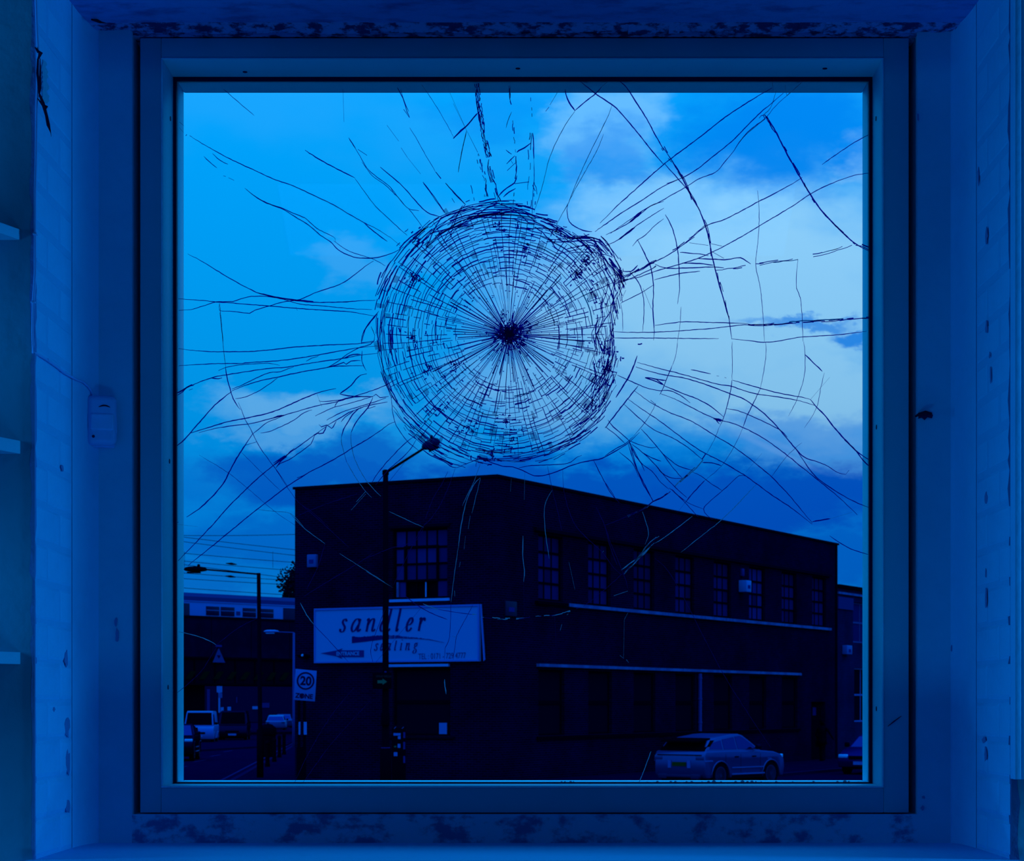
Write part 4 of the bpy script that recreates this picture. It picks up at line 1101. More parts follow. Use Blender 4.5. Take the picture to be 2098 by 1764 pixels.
wallbox('alarm_box', 'pale alarm box between upper windows of the long brick wall', 'alarm box', 'R', 1513, 1523, 1189, 1213, pale, .35)
t = thing('side_light', 'small slim lamp on brick wall above the pale alarm box', 'lamp', bw(sR(1516), 0, zR(1516, 1180)), RB)
MB().box(0, .22, -.12, 0, 0, .3).build('lamp_shade', panes[1], t, bevel=.03); MB().box(.05, .12, -.06, 0, -.08, .0).build('bracket', M['black'], t)
t = thing('floodlight', 'small floodlight with bright lens on bracket left of the big sign', 'lamp', bw(0, sL(628), zL(628, 1346)), RB)
MB().tube([(-.05, -.15, .03), (-.05, .32, .05)], .04, 6).build('bracket', M['black'], t); MB().box(-.25, -.05, -.1, .08, -.05, .1).build('lamp_head', M['black'], t, bevel=.02)
MB().lathe([(.045, 0), (.035, -.03)], (-.25, -.01, .05), 'x', 10).build('lens', M['lamp'], t)
t = thing('paper_notice', 'white paper notice on dark lower window of brick building', 'notice', bw(.09, sL(913), zL(905, 1504)), RB)
MB().box(-.012, 0, 0, sL(897)-sL(913), 0, .36).build('sheet', mat('notice_paper', (.02, .12, .5), .7, spec=0), t)
MB().box(-.02, 0, -.06, .34, -.14, -.06).build('caption_strip', M['ink2'], t)

# the big sign
sg = thing('shop_sign', 'large pale rectangular sign lettered sandler seating on the brick building', 'sign', bw(-.12, 6.87, 3.81), RB-PI/2)
SW, SH = 6.30, 1.80
MB().box(0, SW, 0, .11, 0, SH).build('sign_panel', M['sign'], sg)
e = MB()
for a in ((0, SW, 0, .05), (0, SW, SH-.06, SH), (0, .05, .05, SH-.06), (SW-.05, SW, .05, SH-.06)): e.box(a[0], a[1], -.025, 0, a[2], a[3])
e.build('sign_border', M['signedge'], sg)
mb = MB(); mb.prism([(SW+.01, SH), (SW+.06, SH), (SW+.19, .05), (SW+.14, .0)], 'y', .02, .06); mb.build('side_board', M['signedge'], sg)
def sx(x): return (x-203)/1632*SW
def sz(x, y):
    t = (x-203)/1632; top = 218+(180-218)*t; bot = 758+(740-758)*t; return (bot-y)/(bot-top)*SH
GL = {
 's': [[(.62,.80),(.48,.97),(.25,.93),(.17,.74),(.35,.54),(.54,.34),(.48,.08),(.26,0),(.05,.08),(.02,.24)]],
 'a': [[(.62,.78),(.5,.96),(.3,.95),(.1,.65),(.05,.28),(.18,.02),(.38,.12),(.58,.5)], [(.68,.98),(.62,.5),(.60,.12),(.70,.02),(.85,.2)]],
 'n': [[(0,.84),(.13,.98),(.12,.5),(.12,0)], [(.13,.5),(.3,.85),(.5,.98),(.6,.85),(.58,.4),(.58,.1),(.68,.02),(.82,.18)]],
 'd': [[(.62,.78),(.5,.96),(.3,.95),(.1,.65),(.05,.28),(.18,.02),(.38,.12),(.58,.5)], [(.48,1.68),(.66,1.75),(.62,.8),(.60,.12),(.70,.02),(.85,.2)]],
 'l': [[(0,1.68),(.18,1.75),(.15,.8),(.13,.12),(.23,.02),(.38,.2)]],
 'e': [[(.08,.45),(.38,.5),(.57,.72),(.5,.95),(.3,.98),(.1,.65),(.07,.3),(.2,.02),(.4,.03),(.6,.25)]],
 'r': [[(0,.84),(.13,.98),(.12,.5),(.12,0)], [(.13,.5),(.28,.85),(.45,.98),(.58,.9),(.56,.76)]],
 't': [[(.2,1.35),(.15,.4),(.2,.05),(.32,.02),(.45,.15)], [(0,.95),(.42,.95)]],
 'i': [[(0,.84),(.12,.98),(.1,.1),(.2,.02),(.32,.2)], [(.13,1.36),(.15,1.46)]],
 'g': [[(.5,.93),(.28,.98),(.1,.78),(.2,.5),(.44,.55),(.52,.78),(.42,.95),(.68,1.0)], [(.25,.5),(.12,.32),(.35,.16),(.58,0),(.5,-.33),(.18,-.4),(0,-.22),(.2,.03)]]}
def glyph(ch, x, y, h, wscale, m, pen, name):       # broad-nib lettering; x,y lower left on the sign
    mb = MB()
    for st in GL[ch]:
        q = smooth_line([(a*100, b*100) for a, b in st], 6); q = [(a/100, b/100) for a, b in q]
        q = [(x+(a*wscale+b*.22)*h, y+b*h) for a, b in q]; ws = []
        for i in range(len(q)):
            a, b = q[max(i-1, 0)], q[min(i+1, len(q)-1)]; an = math.atan2(b[1]-a[1], b[0]-a[0]); ws.append(h*(pen*.28+pen*abs(math.sin(an-math.radians(8)))))
        mb.ribbon(q, ws, -.012, -.001)
    return mb.build(name, m, sg)
xh = 130/548*SH
for ch, x0, x1 in (('s', 470, 555), ('a', 580, 695), ('n', 728, 845), ('d', 868, 990), ('l', 1030, 1095), ('e', 1128, 1222), ('r', 1250, 1335)):
    glyph(ch, sx(x0)-.02, sz(x0, 449-(x0-470)*.01), xh, (sx(x1)-sx(x0))/xh*1.12-.12, M['ink'], .15, 'letter')
xh2 = 72/548*SH
for ch, x0, x1 in (('s', 815, 852), ('e', 872, 905), ('a', 934, 975), ('t', 1012, 1036), ('i', 1072, 1088), ('n', 1120, 1165), ('g', 1200, 1245)):
    glyph(ch, sx(x0), sz(x0, 634-(x0-815)*.01), xh2, (sx(x1)-sx(x0))/xh2*1.15, M['ink2'], .14, 'letter')
random.seed(8)
up_ = [(590, 490), (650, 500), (720, 494), (800, 487), (880, 484), (960, 481), (1050, 487), (1150, 500), (1250, 508), (1350, 520), (1430, 538), (1500, 555)]
lo_ = [(590, 560), (650, 553), (720, 546), (800, 536), (880, 526), (960, 519), (1050, 512), (1150, 518), (1250, 520), (1350, 528), (1430, 542), (1500, 557)]
for i in range(len(up_)-1):
    n = 9
    mb = MB()
    for j in range(n):
        t0, t1 = j/n, (j+random.uniform(.45, 1.0))/n
        def at(l, t): return (l[i][0]+(l[i+1][0]-l[i][0])*t, l[i][1]+(l[i+1][1]-l[i][1])*t)
        a, b, c_, d = at(up_, t0), at(up_, t1), at(lo_, t1), at(lo_, t0)
        if i < 5: t1 = (j+1)/n; b, c_ = at(up_, t1), at(lo_, t1)
        jt = random.uniform(-4, 4) if i < 9 else 0
        q = [(sx(p[0]), sz(p[0], p[1]+(jt if k_ < 2 else 0))) for k_, p in enumerate((a, b, c_, d))]
        mb.prism(q, 'y', -.010, -.001)
    mb.build('brush_stroke', M['ink'] if i < 5 else M['ink2'], sg)
ar = [(270, 660), (430, 632), (495, 611), (480, 630), (711, 630), (711, 698), (480, 698), (492, 716), (430, 690)]
MB().prism([(sx(a), sz(a, b)) for a, b in ar], 'y', -.010, -.001).build('arrow', M['ink2'], sg)
text('ENTRANCE', 'lettering', M['sign'], sg, (sx(432), -.014, sz(432, 682)), .172, 1.02, .006, .002)
text('TEL : 0171 - 729 4777', 'lettering', M['ink2'], sg, (sx(1250), -.006, sz(1250, 720)), .265, .74, -.001, .002, rot=(PI/2, -.01, 0))

# next building along the side street, at the right edge
b2 = thing('far_right_building', 'blue-lit brick building with white framed windows beyond the corner building, right edge', 'building', bw(31.1, .05), RB)
bd_save = bd; bd = b2; TH = .3
wx = sR(1750)-31.1
h2 = [(wx, wx+2.4, 5.28, 7.14), (wx+.15, wx+2.5, 1.62, 4.12)]
def emit(mb, a, b, c_, d, axis): mb.box(a, b, 0, .3, c_, d)
mb = MB(); wallpanel(mb, (0, 14, 0, 7.7), h2, 'R'); mb.build('front_wall', M['brick_far'], b2, fix=False)
MB().box(0, .3, .3, 8, 0, 7.7).build('side_wall', M['brick_far'], b2); MB().box(.3, 14, 2.5, 2.6, 0, 7.6).build('inner_wall', M['black'], b2)
MB().box(-.05, 14, -.12, .4, 7.7, 7.85).build('coping', M['bars'], b2)
MB().box(0, 14, -.08, 0, 7.42, 7.52).build('fascia', M['concrete'], b2)
MB().box(0, 2.0, -.05, 0, 6.75, 7.3).build('fascia_panel', mat('fascia_dim', (.004, .022, .16), .7, spec=0), b2)
sash('R', wx, wx+2.4, 5.28, 7.14, 2, 2, panes[0], .05, framem=M['greymetal']); sash('R', wx+.15, wx+2.5, 1.62, 4.12, 2, 2, M['pane_dim'], .05, framem=mat('white_frame', (.014, .085, .42), .6, spec=.1))
bd = bd_save
t = thing('alarm_box', 'pale alarm box on far right building beneath its upper window', 'alarm box', bw(sR(1727), 0.045, zR(1727, 1341)), RB)
MB().box(0, .7, -.25, 0, 0, .42).build('casing', mat('alarm_box_mid', (.015, .08, .38), .5, spec=.1), t, bevel=.03); MB().box(.2, .5, -.26, -.25, .1, .25).build('badge', M['ink2'], t)

# ------------------------------------------------------------------ railway bridge, train, wires
BA = Vector((-27.5, 150, 0)); RBR = math.atan2(9.5, 8.2)
br = thing('railway_bridge', 'dark iron railway bridge across the side street, carrying a train', 'bridge', BA, RBR)
for i, u0 in enumerate(range(-16, 40, 4)): MB().box(u0+.03, u0+3.97, 0, .25, 5.97, 9.0).build('parapet_panel', M['bridge'], br)
MB().box(-16, 40, -.12, .3, 9.0, 9.12).build('parapet_cap', M['coping'], br)
MB().box(-16, 40, .3, 11, 3.9, 6.6).build('deck', M['black'], br)
MB().box(-16, 40, -.35, .3, 3.9, 5.97).build('girder', mat('girder', (.0004, .0007, .010), .9, spec=0), br)
MB().box(-16, 40, -.5, -.3, 3.85, 4.0).box(-16, 40, -.5, -.3, 5.85, 6.0).build('flange', M['black'], br)
for u0 in range(-14, 40, 2): MB().box(u0, u0+.1, -.45, -.35, 4.0, 5.85).build('stiffener', M['black'], br)
for i in range(14):
    u0 = -3+i*1.35; MB().prism([(u0, 4.30), (u0+.55, 4.30), (u0+1.1, 4.9), (u0+.55, 4.9)], 'y', -.47, -.46).build('hazard_stripe', M['hazard'], br)
MB().box(-16, 3.6, .3, 11, 0, 3.9).build('abutment', M['black'], br); MB().box(25, 40, .3, 11, 0, 3.9).build('abutment', M['black'], br)
def onbr(px, py, off=0):                 # where the sight line meets the plane of the bridge's face
    r = (px-CX)/F; d = Vector((math.cos(RBR), math.sin(RBR))); n_ = Vector((-d.y, d.x)); B_ = Vector((BA.x, BA.y))+n_*off
    s = (r*B_.y-B_.x)/(d.x-r*d.y); Y = B_.y+s*d.y; return s, EZ+(CY-py)/F*Y
s0_, z0_ = onbr(436, 1357, -.6); s1_, z1_ = onbr(461, 1357, -.6); zt_ = onbr(448, 1328, -.6)[1]; sm = onbr(448, 1328, -.6)[0]
t = thing('height_warning_sign', 'small pale triangular warning sign hung on the railway bridge', 'sign', BA+Vector((0, 0, 0)), RBR)
MB().prism([(s0_, z0_), (s1_, z0_), (sm, zt_)], 'y', -.62, -.58).build('sign_plate', mat('triangle_face', (.006, .03, .2), .6, spec=.1), t)
MB().prism([(sm-.18, z0_+.55), (sm+.18, z0_+.55), (sm, z0_+.3)], 'y', -.64, -.62).build('symbol', M['ink_black'], t)
MB().box(sm-.3, sm+.3, -.62, -.58, zt_+.1, zt_+.25).build('supplementary_plate', M['ink2'], t)
MB().box(sm-.03, sm+.03, -.58, -.5, z0_, zt_+.2).build('bracket', M['black'], t)
tr = thing('train', 'white train carriage with dark windows on the railway bridge', 'train', BA, RBR)
def ut(px): return onbr(px, 1240, 2)[0]
MB().box(-16, 40, 2, 4.8, 7.3, 10.4).build('carriage_body', M['trainwhite'], tr, bevel=.08)
rf = MB(); rf.prism([(2.0, 10.36), (2.03, 10.7), (2.3, 10.98), (3.4, 11.08), (4.3, 10.98), (4.75, 10.7), (4.8, 10.36)], 'x', -16, 40); rf.build('carriage_roof', M['trainroof'], tr)
MB().box(-16, 40, 1.95, 2, 10.30, 10.38).build('gutter', M['trainwhite'], tr)
for a, b in ((350, 388), (580, 640)): MB().box(ut(a), ut(b), 1.96, 2.0, 7.5, 10.15).build('door', M['trainwin'], tr, bevel=.01)
for a, b in ((422, 449), (452, 480), (497, 524), (527, 560)):
    wn = MB().box(ut(a), ut(b), 1.96, 2.0, 9.30, 10.0).build('window', M['trainwin'], tr, bevel=.01)
    MB().box(ut(a)+.03, ut(b)-.03, 1.955, 1.96, 9.68, 9.72).build('glazing_bar', M['trainwhite'], wn)
MB().box(ut(484), ut(492), 1.97, 2.0, 9.4, 9.7).build('vent', M['trainroof'], tr)
for k, (ya, yb, sag, off) in enumerate(((1097, 1094, 3, 2), (1096, 1130, 2, 3), (1105, 1142, 2, 4), (1130, 1155, 2, 2), (1146, 1172, 2, 3), (1152, 1190, 1, 5), (1171, 1192, 2, 2), (1183, 1200, 2, 4), (1202, 1222, 1, 3))):
    a, b = onbr(340, ya, off), onbr(640, yb, off); 
    t = thing('overhead_wire', ('highest', 'second highest', 'third highest', 'fourth highest', 'middle', 'fourth lowest', 'third lowest', 'second lowest', 'lowest')[k]+' of the nine thin overhead wires strung above the train', 'wire', BA, RBR, 'overhead railway wires')
    pts = [(a[0]+(b[0]-a[0])*j/10, off, a[1]+(b[1]-a[1])*j/10-sag*.02*math.sin(PI*j/10)) for j in range(11)]
    dd = (Vector(pts[-1])-Vector(pts[0])).normalized(); pts = [tuple(Vector(pts[0])-dd*8)]+pts+[tuple(Vector(pts[-1])+dd*16)]
    MB().tube(pts, .022, 4).build('cable', M['bars'], t)
    if k in (4, 7):
        c_ = onbr(474 if k == 4 else 472, 1155 if k == 4 else 1181, off); MB().tube([(c_[0]-.55, off, c_[1]), (c_[0], off, c_[1]), (c_[0]+.55, off, c_[1]-.03)], [.03, .1, .03], 6).build('insulator', M['bars'], t)
for px in (378, 559):
    c_ = onbr(px, 1130, 3); t = thing('dropper_wire', ('left' if px < 400 else 'right')+' one of two short vertical droppers hanging between the overhead wires', 'wire', BA, RBR)
    MB().tube([(c_[0], 3, c_[1]), (c_[0], 3, c_[1]-1.3)], .018, 4).build('wire', M['bars'], t)
# tree behind the building's left end
def tree(px, py, Y, R, label):
    p = P(px, py, Y); t = thing('tree', label, 'tree', (p.x, Y, 0)); h = p.z
    MB().tube([(0, 0, 0), (.1, 0, h*.5), (0, .1, h*.9)], [.25, .18, .06], 8).build('trunk', M['leaf'], t)
    random.seed(int(px)); lv = MB()
    for _ in range(2600):
        a, b_, r = random.uniform(0, 2*PI), math.acos(random.uniform(-1, 1)), R*random.random()**.35
        c_ = Vector((math.sin(b_)*math.cos(a), math.sin(b_)*math.sin(a), math.cos(b_)*1.15))*r*(1+.25*math.sin(a*3+b_*4))+Vector((0, 0, h))
        d1 = Vector((random.gauss(0, 1), random.gauss(0, 1), random.gauss(0, 1))).normalized()*.16; d2 = d1.orthogonal().normalized()*.10
        lv.add([c_-d1, c_+d2, c_+d1, c_-d2], [(0, 1, 2, 3)])
    o = lv.build('foliage', M['leaf'], t, fix=False); o['kind'] = 'stuff'
tree(612, 1205, 178, 1.75, 'dark leafy tree top behind the left end of brick building')
# beyond the bridge
fb = thing('distant_building', 'distant dark building seen through the bridge opening under the girder', 'building', (-45, 262, 0), 0)
MB().box(-4, 30, 0, 8, 0, 5.5).build('wall', mat('distant_wall', (.001, .003, .04), .9, spec=0), fb)
for px0, px1, py0, py1, m in ((446, 451, 1418, 1460, pale), (424, 430, 1412, 1460, panes[1]), (452, 458, 1449, 1458, pale), (466, 473, 1448, 1457, pale), (484, 486, 1428, 1440, panes[1]), (535, 552, 1440, 1450, panes[1]), (517, 530, 1447, 1453, pale)):
    a, b = P(px0, py1, 261.9), P(px1, py0, 261.9); MB().box(a.x+45, b.x+45, -.1, 0, a.z, b.z).build('bright_panel', m, fb)
a, b = P(444, 1430, 200), P(455, 1405, 200)
t = thing('hanging_sign', 'small bright two-part sign board seen beneath the railway bridge', 'sign', (a.x, 200, 0))
MB().box(0, b.x-a.x, 0, .08, a.z+.55, b.z).build('sign_plate', pale, t); MB().box(.15, b.x-a.x, 0, .08, a.z, a.z+.5).build('lower_plate', mat('lower_plate', (.012, .06, .3), .6), t)
MB().tube([(.1, .1, 0), (.1, .1, b.z)], .05, 6).build('post', M['black'], t)

# ------------------------------------------------------------------ street furniture
def lamp_head(mb_par, c, L_, W_, H_, rz, tilt, m, lens):
    mb = MB(); n = 10
    prof = [(-.5, .0, .18), (-.42, .6, .6), (-.2, .92, .95), (.05, 1, 1), (.3, .88, .9), (.45, .55, .6), (.5, .12, .2)]
    R_ = Matrix.Rotation(rz, 3, 'Z') @ Matrix.Rotation(-tilt, 3, 'Y'); vs = []; k = 12
    for t_, wv_, hv in prof:
        for j in range(k):
            a = 2*PI*j/k; zz = math.sin(a)*H_/2*hv*(1 if math.sin(a) > 0 else .7); vs.append(tuple(R_ @ Vector((t_*L_, math.cos(a)*W_/2*max(wv_, .1), zz))+Vector(c)))
    fs = [(i*k+j, i*k+(j+1) % k, (i+1)*k+(j+1) % k, (i+1)*k+j) for i in range(len(prof)-1) for j in range(k)]+[tuple(range(k)), tuple(range((len(prof)-1)*k, len(prof)*k))]
    mb.add(vs, fs); h = mb.build('lamp_head', m, mb_par, smooth=True)
    q = [tuple(R_ @ Vector((a*L_, b*W_, -H_*.36))+Vector(c)) for a, b in ((-.2, -.3), (.35, -.3), (.35, .3), (-.2, .3))]; q2 = [tuple(Vector(p)+Vector((0, 0, -.04))) for p in q]
    MB().add(q+q2, [(0,1,2,3), (4,5,6,7), (0,1,5,4), (1,2,6,5), (2,3,7,6), (3,0,4,7)]).build('diffuser', lens, h)
Yl = 45; b0 = P(790, 1440, Yl); lp = thing('street_lamp', 'tall dark street lamp standing in front of the sign on the brick building', 'street lamp', (b0.x, Yl, -.0))
zt_ = P(0, 965, Yl).z
MB().tube([(0, 0, 0), (0, 0, 1.45), (0, 0, 1.5), (0, 0, 3.0), (0, 0, zt_)], [.13, .13, .085, .072, .06], 12).build('pole', M['black'], lp, smooth=True)
MB().lathe([(.068, zt_-.09), (.075, zt_-.07), (.075, zt_+.01), (.04, zt_+.03)], (0, 0, 0), 'z', 12).build('collar', M['black'], lp)
e_ = P(868, 919, Yl); MB().tube([(0, 0, zt_-.04), (e_.x-b0.x, 0, e_.z)], [.032, .028], 8).build('arm', M['black'], lp)
lamp_head(lp, (P(883, 910, Yl).x-b0.x, 0, P(0, 911, Yl).z), .44, .30, .26, 0, math.radians(22), mat('lamp_housing', (.002, .006, .05), .5, spec=.1), M['bars'])
MB().lathe([(.035, 0), (.035, .06), (.01, .08)], (P(884, 0, Yl).x-b0.x, 0, P(0, 897, Yl).z-.02), 'z', 8).build('photocell', M['black'], lp)
MB().box(-.09, .09, -.14, .0, 2.0, 2.28).build('junction_box', M['black'], lp, bevel=.01)
MB().lathe([(.10, 1.44), (.10, 1.5)], (0, 0, 0), 'z', 12).build('band', M['ink2'], lp)
gs = thing('green_arrow_sign', 'black box sign with green right arrow fixed to the tall street lamp', 'sign', (P(765, 0, Yl).x, Yl-.14, P(0, 1411, Yl).z))
gw = 38/F*Yl; gh = 33/F*Yl
MB().box(0, gw, -.05, .065, 0, gh).build('sign_box', M['black'], gs, bevel=.006)
MB().prism([(gw*a, gh*b) for a, b in ((.26, .33), (.53, .33), (.53, .23), (.77, .43), (.53, .62), (.53, .52), (.26, .52))], 'y', -.056, -.05).build('arrow', M['green'], gs)
text('WRAP MEDIA', 'lettering', M['greendim'], gs, (gw*.17, -.053, gh*.70), .066, .88, .001, .001)
MB().box(gw*.62, gw*.72, -.02, .075, gh, gh+.03).build('bracket', M['ink2'], gs)

Y1 = 67.; b1 = P(533, 1440, Y1); l1 = thing('street_lamp', 'dark street lamp with horizontal arm beside the road, left side', 'street lamp', (b1.x, Y1, 0))
z1 = P(0, 1174, Y1).z
MB().tube([(0, 0, 0), (0, 0, 1.6), (0, 0, 1.62), (-.05, 0, z1)], [.115, .115, .075, .065], 12).build('pole', M['black'], l1, smooth=True)
e1 = P(424, 1167, Y1); MB().tube([(-.05, 0, z1-.04), (e1.x-b1.x, 0, e1.z)], [.03, .028], 8).build('arm', M['black'], l1)
lamp_head(l1, (P(401, 0, Y1).x-b1.x, 0, P(0, 1167, Y1).z), .80, .32, .22, PI, math.radians(1), M['black'], M['bars'])
MB().lathe([(.04, 0), (.05, .05), (.05, .1), (.02, .12)], (P(407, 0, Y1).x-b1.x, 0, P(0, 1163, Y1).z), 'z', 8).build('photocell', M['black'], l1)
Y2 = 112.; b2_ = P(602, 1440, Y2); l2_ = thing('street_lamp', 'pale grey street lamp beyond the zone sign, in front of the bridge', 'street lamp', (b2_.x, Y2, 0))
z2 = P(0, 1296, Y2).z
MB().tube([(0, 0, 0), (0, 0, 1.6), (0, 0, z2)], [.11, .08, .06], 10).build('pole', M['greymetal'], l2_, smooth=True)
e2 = P(570, 1295, Y2); MB().tube([(0, 0, z2), (e2.x-b2_.x, 0, e2.z)], [.03, .03], 8).build('arm', M['greymetal'], l2_)
lamp_head(l2_, (P(556, 0, Y2).x-b2_.x, 0, P(0, 1294, Y2).z), .85, .3, .2, PI, 0, mat('pale_lamp_head', (.02, .12, .5), .5), M['lamp'])

Yz = 57.; zx = P(616, 0, Yz).x
zp = thing('zone_sign', 'tilted white 20 ZONE road sign on posts in front of brick building', 'sign', (zx, Yz, 0), 0)
for dx in (-.06, .10): MB().tube([(dx, .05, 0), (dx, .05, 2.6)], .045, 8).build('post', M['black'], zp)
MB().box(-.12, .15, .0, .06, 0, 1.25).build('post_cover', M['black'], zp)
for x0, x1 in ((612, 615.5), (622.5, 628.5)): MB().box(P(x0, 0, Yz).x-zx, P(x1, 0, Yz).x-zx, -.03, .0, P(0, 1505, Yz).z, P(0, 1479, Yz).z).build('reflective_strip', mat('reflective_white', (.03, .16, .6), .5), zp)
c4 = [P(601.7, 1433.7, Yz), P(645.2, 1437.2, Yz), P(648.9, 1374.6, Yz), P(605.7, 1370.3, Yz)]
zc = (c4[0]+c4[2])/2; pl_ = MB().prism([(p.x-zx, p.z) for p in c4], 'y', -.03, 0).build('sign_plate', M['zone'], zp, bevel=.003)
zcx, zcz = P(626.3, 0, Yz).x-zx, P(0, 1395, Yz).z; rr = 16.6/F*Yz
mb = MB(); n = 40; vs = []
for r_ in (rr*1.1, rr*.9):
    for yy in (-.036, -.03):
        vs += [(zcx+r_*math.cos(2*PI*i/n), yy, zcz+r_*math.sin(2*PI*i/n)) for i in range(n)]
fs = []
for i in range(n):
    j = (i+1) % n; fs += [(i, j, 2*n+j, 2*n+i), (n+i, n+j, 3*n+j, 3*n+i), (i, j, n+j, n+i), (2*n+i, 2*n+j, 3*n+j, 3*n+i)]
mb.add(vs, fs).build('ring', M['ink_black'], zp)
text('20', 'lettering', M['ink_black'], zp, (zcx, -.033, zcz-.115), .345, .92, .012, .002, rot=(PI/2, math.radians(4), 0), align='CENTER')
text('ZONE', 'lettering', M['ink_black'], zp, (P(623, 0, Yz).x-zx, -.033, P(0, 1430.5, Yz).z), .185, .98, .007, .002, rot=(PI/2, math.radians(5), 0), align='CENTER')
random.seed(2); q = []
for i in range(12): a = 2*PI*i/12; k_ = random.uniform(.8, 1.15); q.append((P(617.6, 0, Yz).x-zx+.052*k_*math.cos(a), P(0, 1426, Yz).z+.075*k_*math.sin(a)))
MB().prism(q, 'y', -.037, -.031).build('sticker', M['ink_black'], zp)

tm = thing('ticket_machine', 'dark parking ticket machine with pale stickers beside the tall street lamp', 'ticket machine', (P(803, 0, 57).x, 57, 0))
def tmx(px): return P(px, 0, 57).x-P(803, 0, 57).x
def tmz(py): return P(0, py, 57).z
MB().box(0, tmx(830), -.05, .35, 0, 1.78).build('casing', M['black'], tm, bevel=.02)
MB().prism([(-.05, 1.78), (.35, 1.78), (.35, 1.86)], 'x', 0, tmx(830)).build('sloped_top', M['black'], tm)
for a, b, c_, d in ((806.5, 821, 1502, 1507), (815.5, 821, 1508, 1514), (815, 820.5, 1524, 1532), (807, 814.5, 1541, 1549), (808, 812, 1528, 1531)):
    MB().box(tmx(a), tmx(b), -.056, -.05, tmz(d), tmz(c_)).build('sticker', M['sticker'] if a != 808 else M['green'], tm)
for a, b in ((1500, 1512), (1520, 1535), (1549, 1563)): MB().box(tmx(826.5), tmx(830)+.005, -.056, -.04, tmz(b), tmz(a)).build('side_stripe', M['ink2'], tm)
for x_ in (807, 823): MB().prism([(tmx(x_), tmz(1493)), (tmx(x_+1.2), tmz(1493)), (tmx(x_+5), tmz(1489)), (tmx(x_+3.8), tmz(1489))], 'y', -.056, -.05).build('corner_mark', M['sticker'], tm)
b_proto = None
for (px, pb, lab) in ((548, 1571, 'black bollard nearest to the dark street lamp at left'), (562, 1561, 'second black bollard from the dark street lamp at left'), (572.5, 1552, 'third black bollard from the dark street lamp at left'), (582, 1546, 'last and farthest black bollard of the row at left')):
    Y = EZ*F/(pb-CY)
    t = thing('bollard', lab, 'bollard', ((px-CX)/F*Y, Y, 0), 0, 'black bollards along the kerb')
    if b_proto is None:
        b_proto = [MB().lathe([(.10, 0), (.10, .12), (.085, .14), (.08, .85), (.095, .88), (.095, .93)], (0, 0, 0), 'z', 12).build('post', M['black'], t), MB().lathe([(.095, .93), (.08, .98), (.04, 1.02), (.005, 1.03)], (0, 0, 0), 'z', 12).build('cap', M['black'], t)]
    else:
        for s_ in b_proto: c_ = s_.copy(); COL.objects.link(c_); c_.parent = t
t = thing('litter_bin', 'dark round litter bin behind the first bollard beside the street lamp', 'bin', P(549, 1440, 92)-Vector((0, 0, 2.5)))
MB().lathe([(.33, 0), (.36, .1), (.36, 1.0), (.40, 1.05), (.40, 1.15)], (0, 0, 0), 'z', 14).build('drum', M['black'], t); MB().lathe([(.41, 1.15), (.38, 1.35), (.2, 1.5), (.02, 1.55)], (0, 0, 0), 'z', 14).build('hood', M['black'], t)

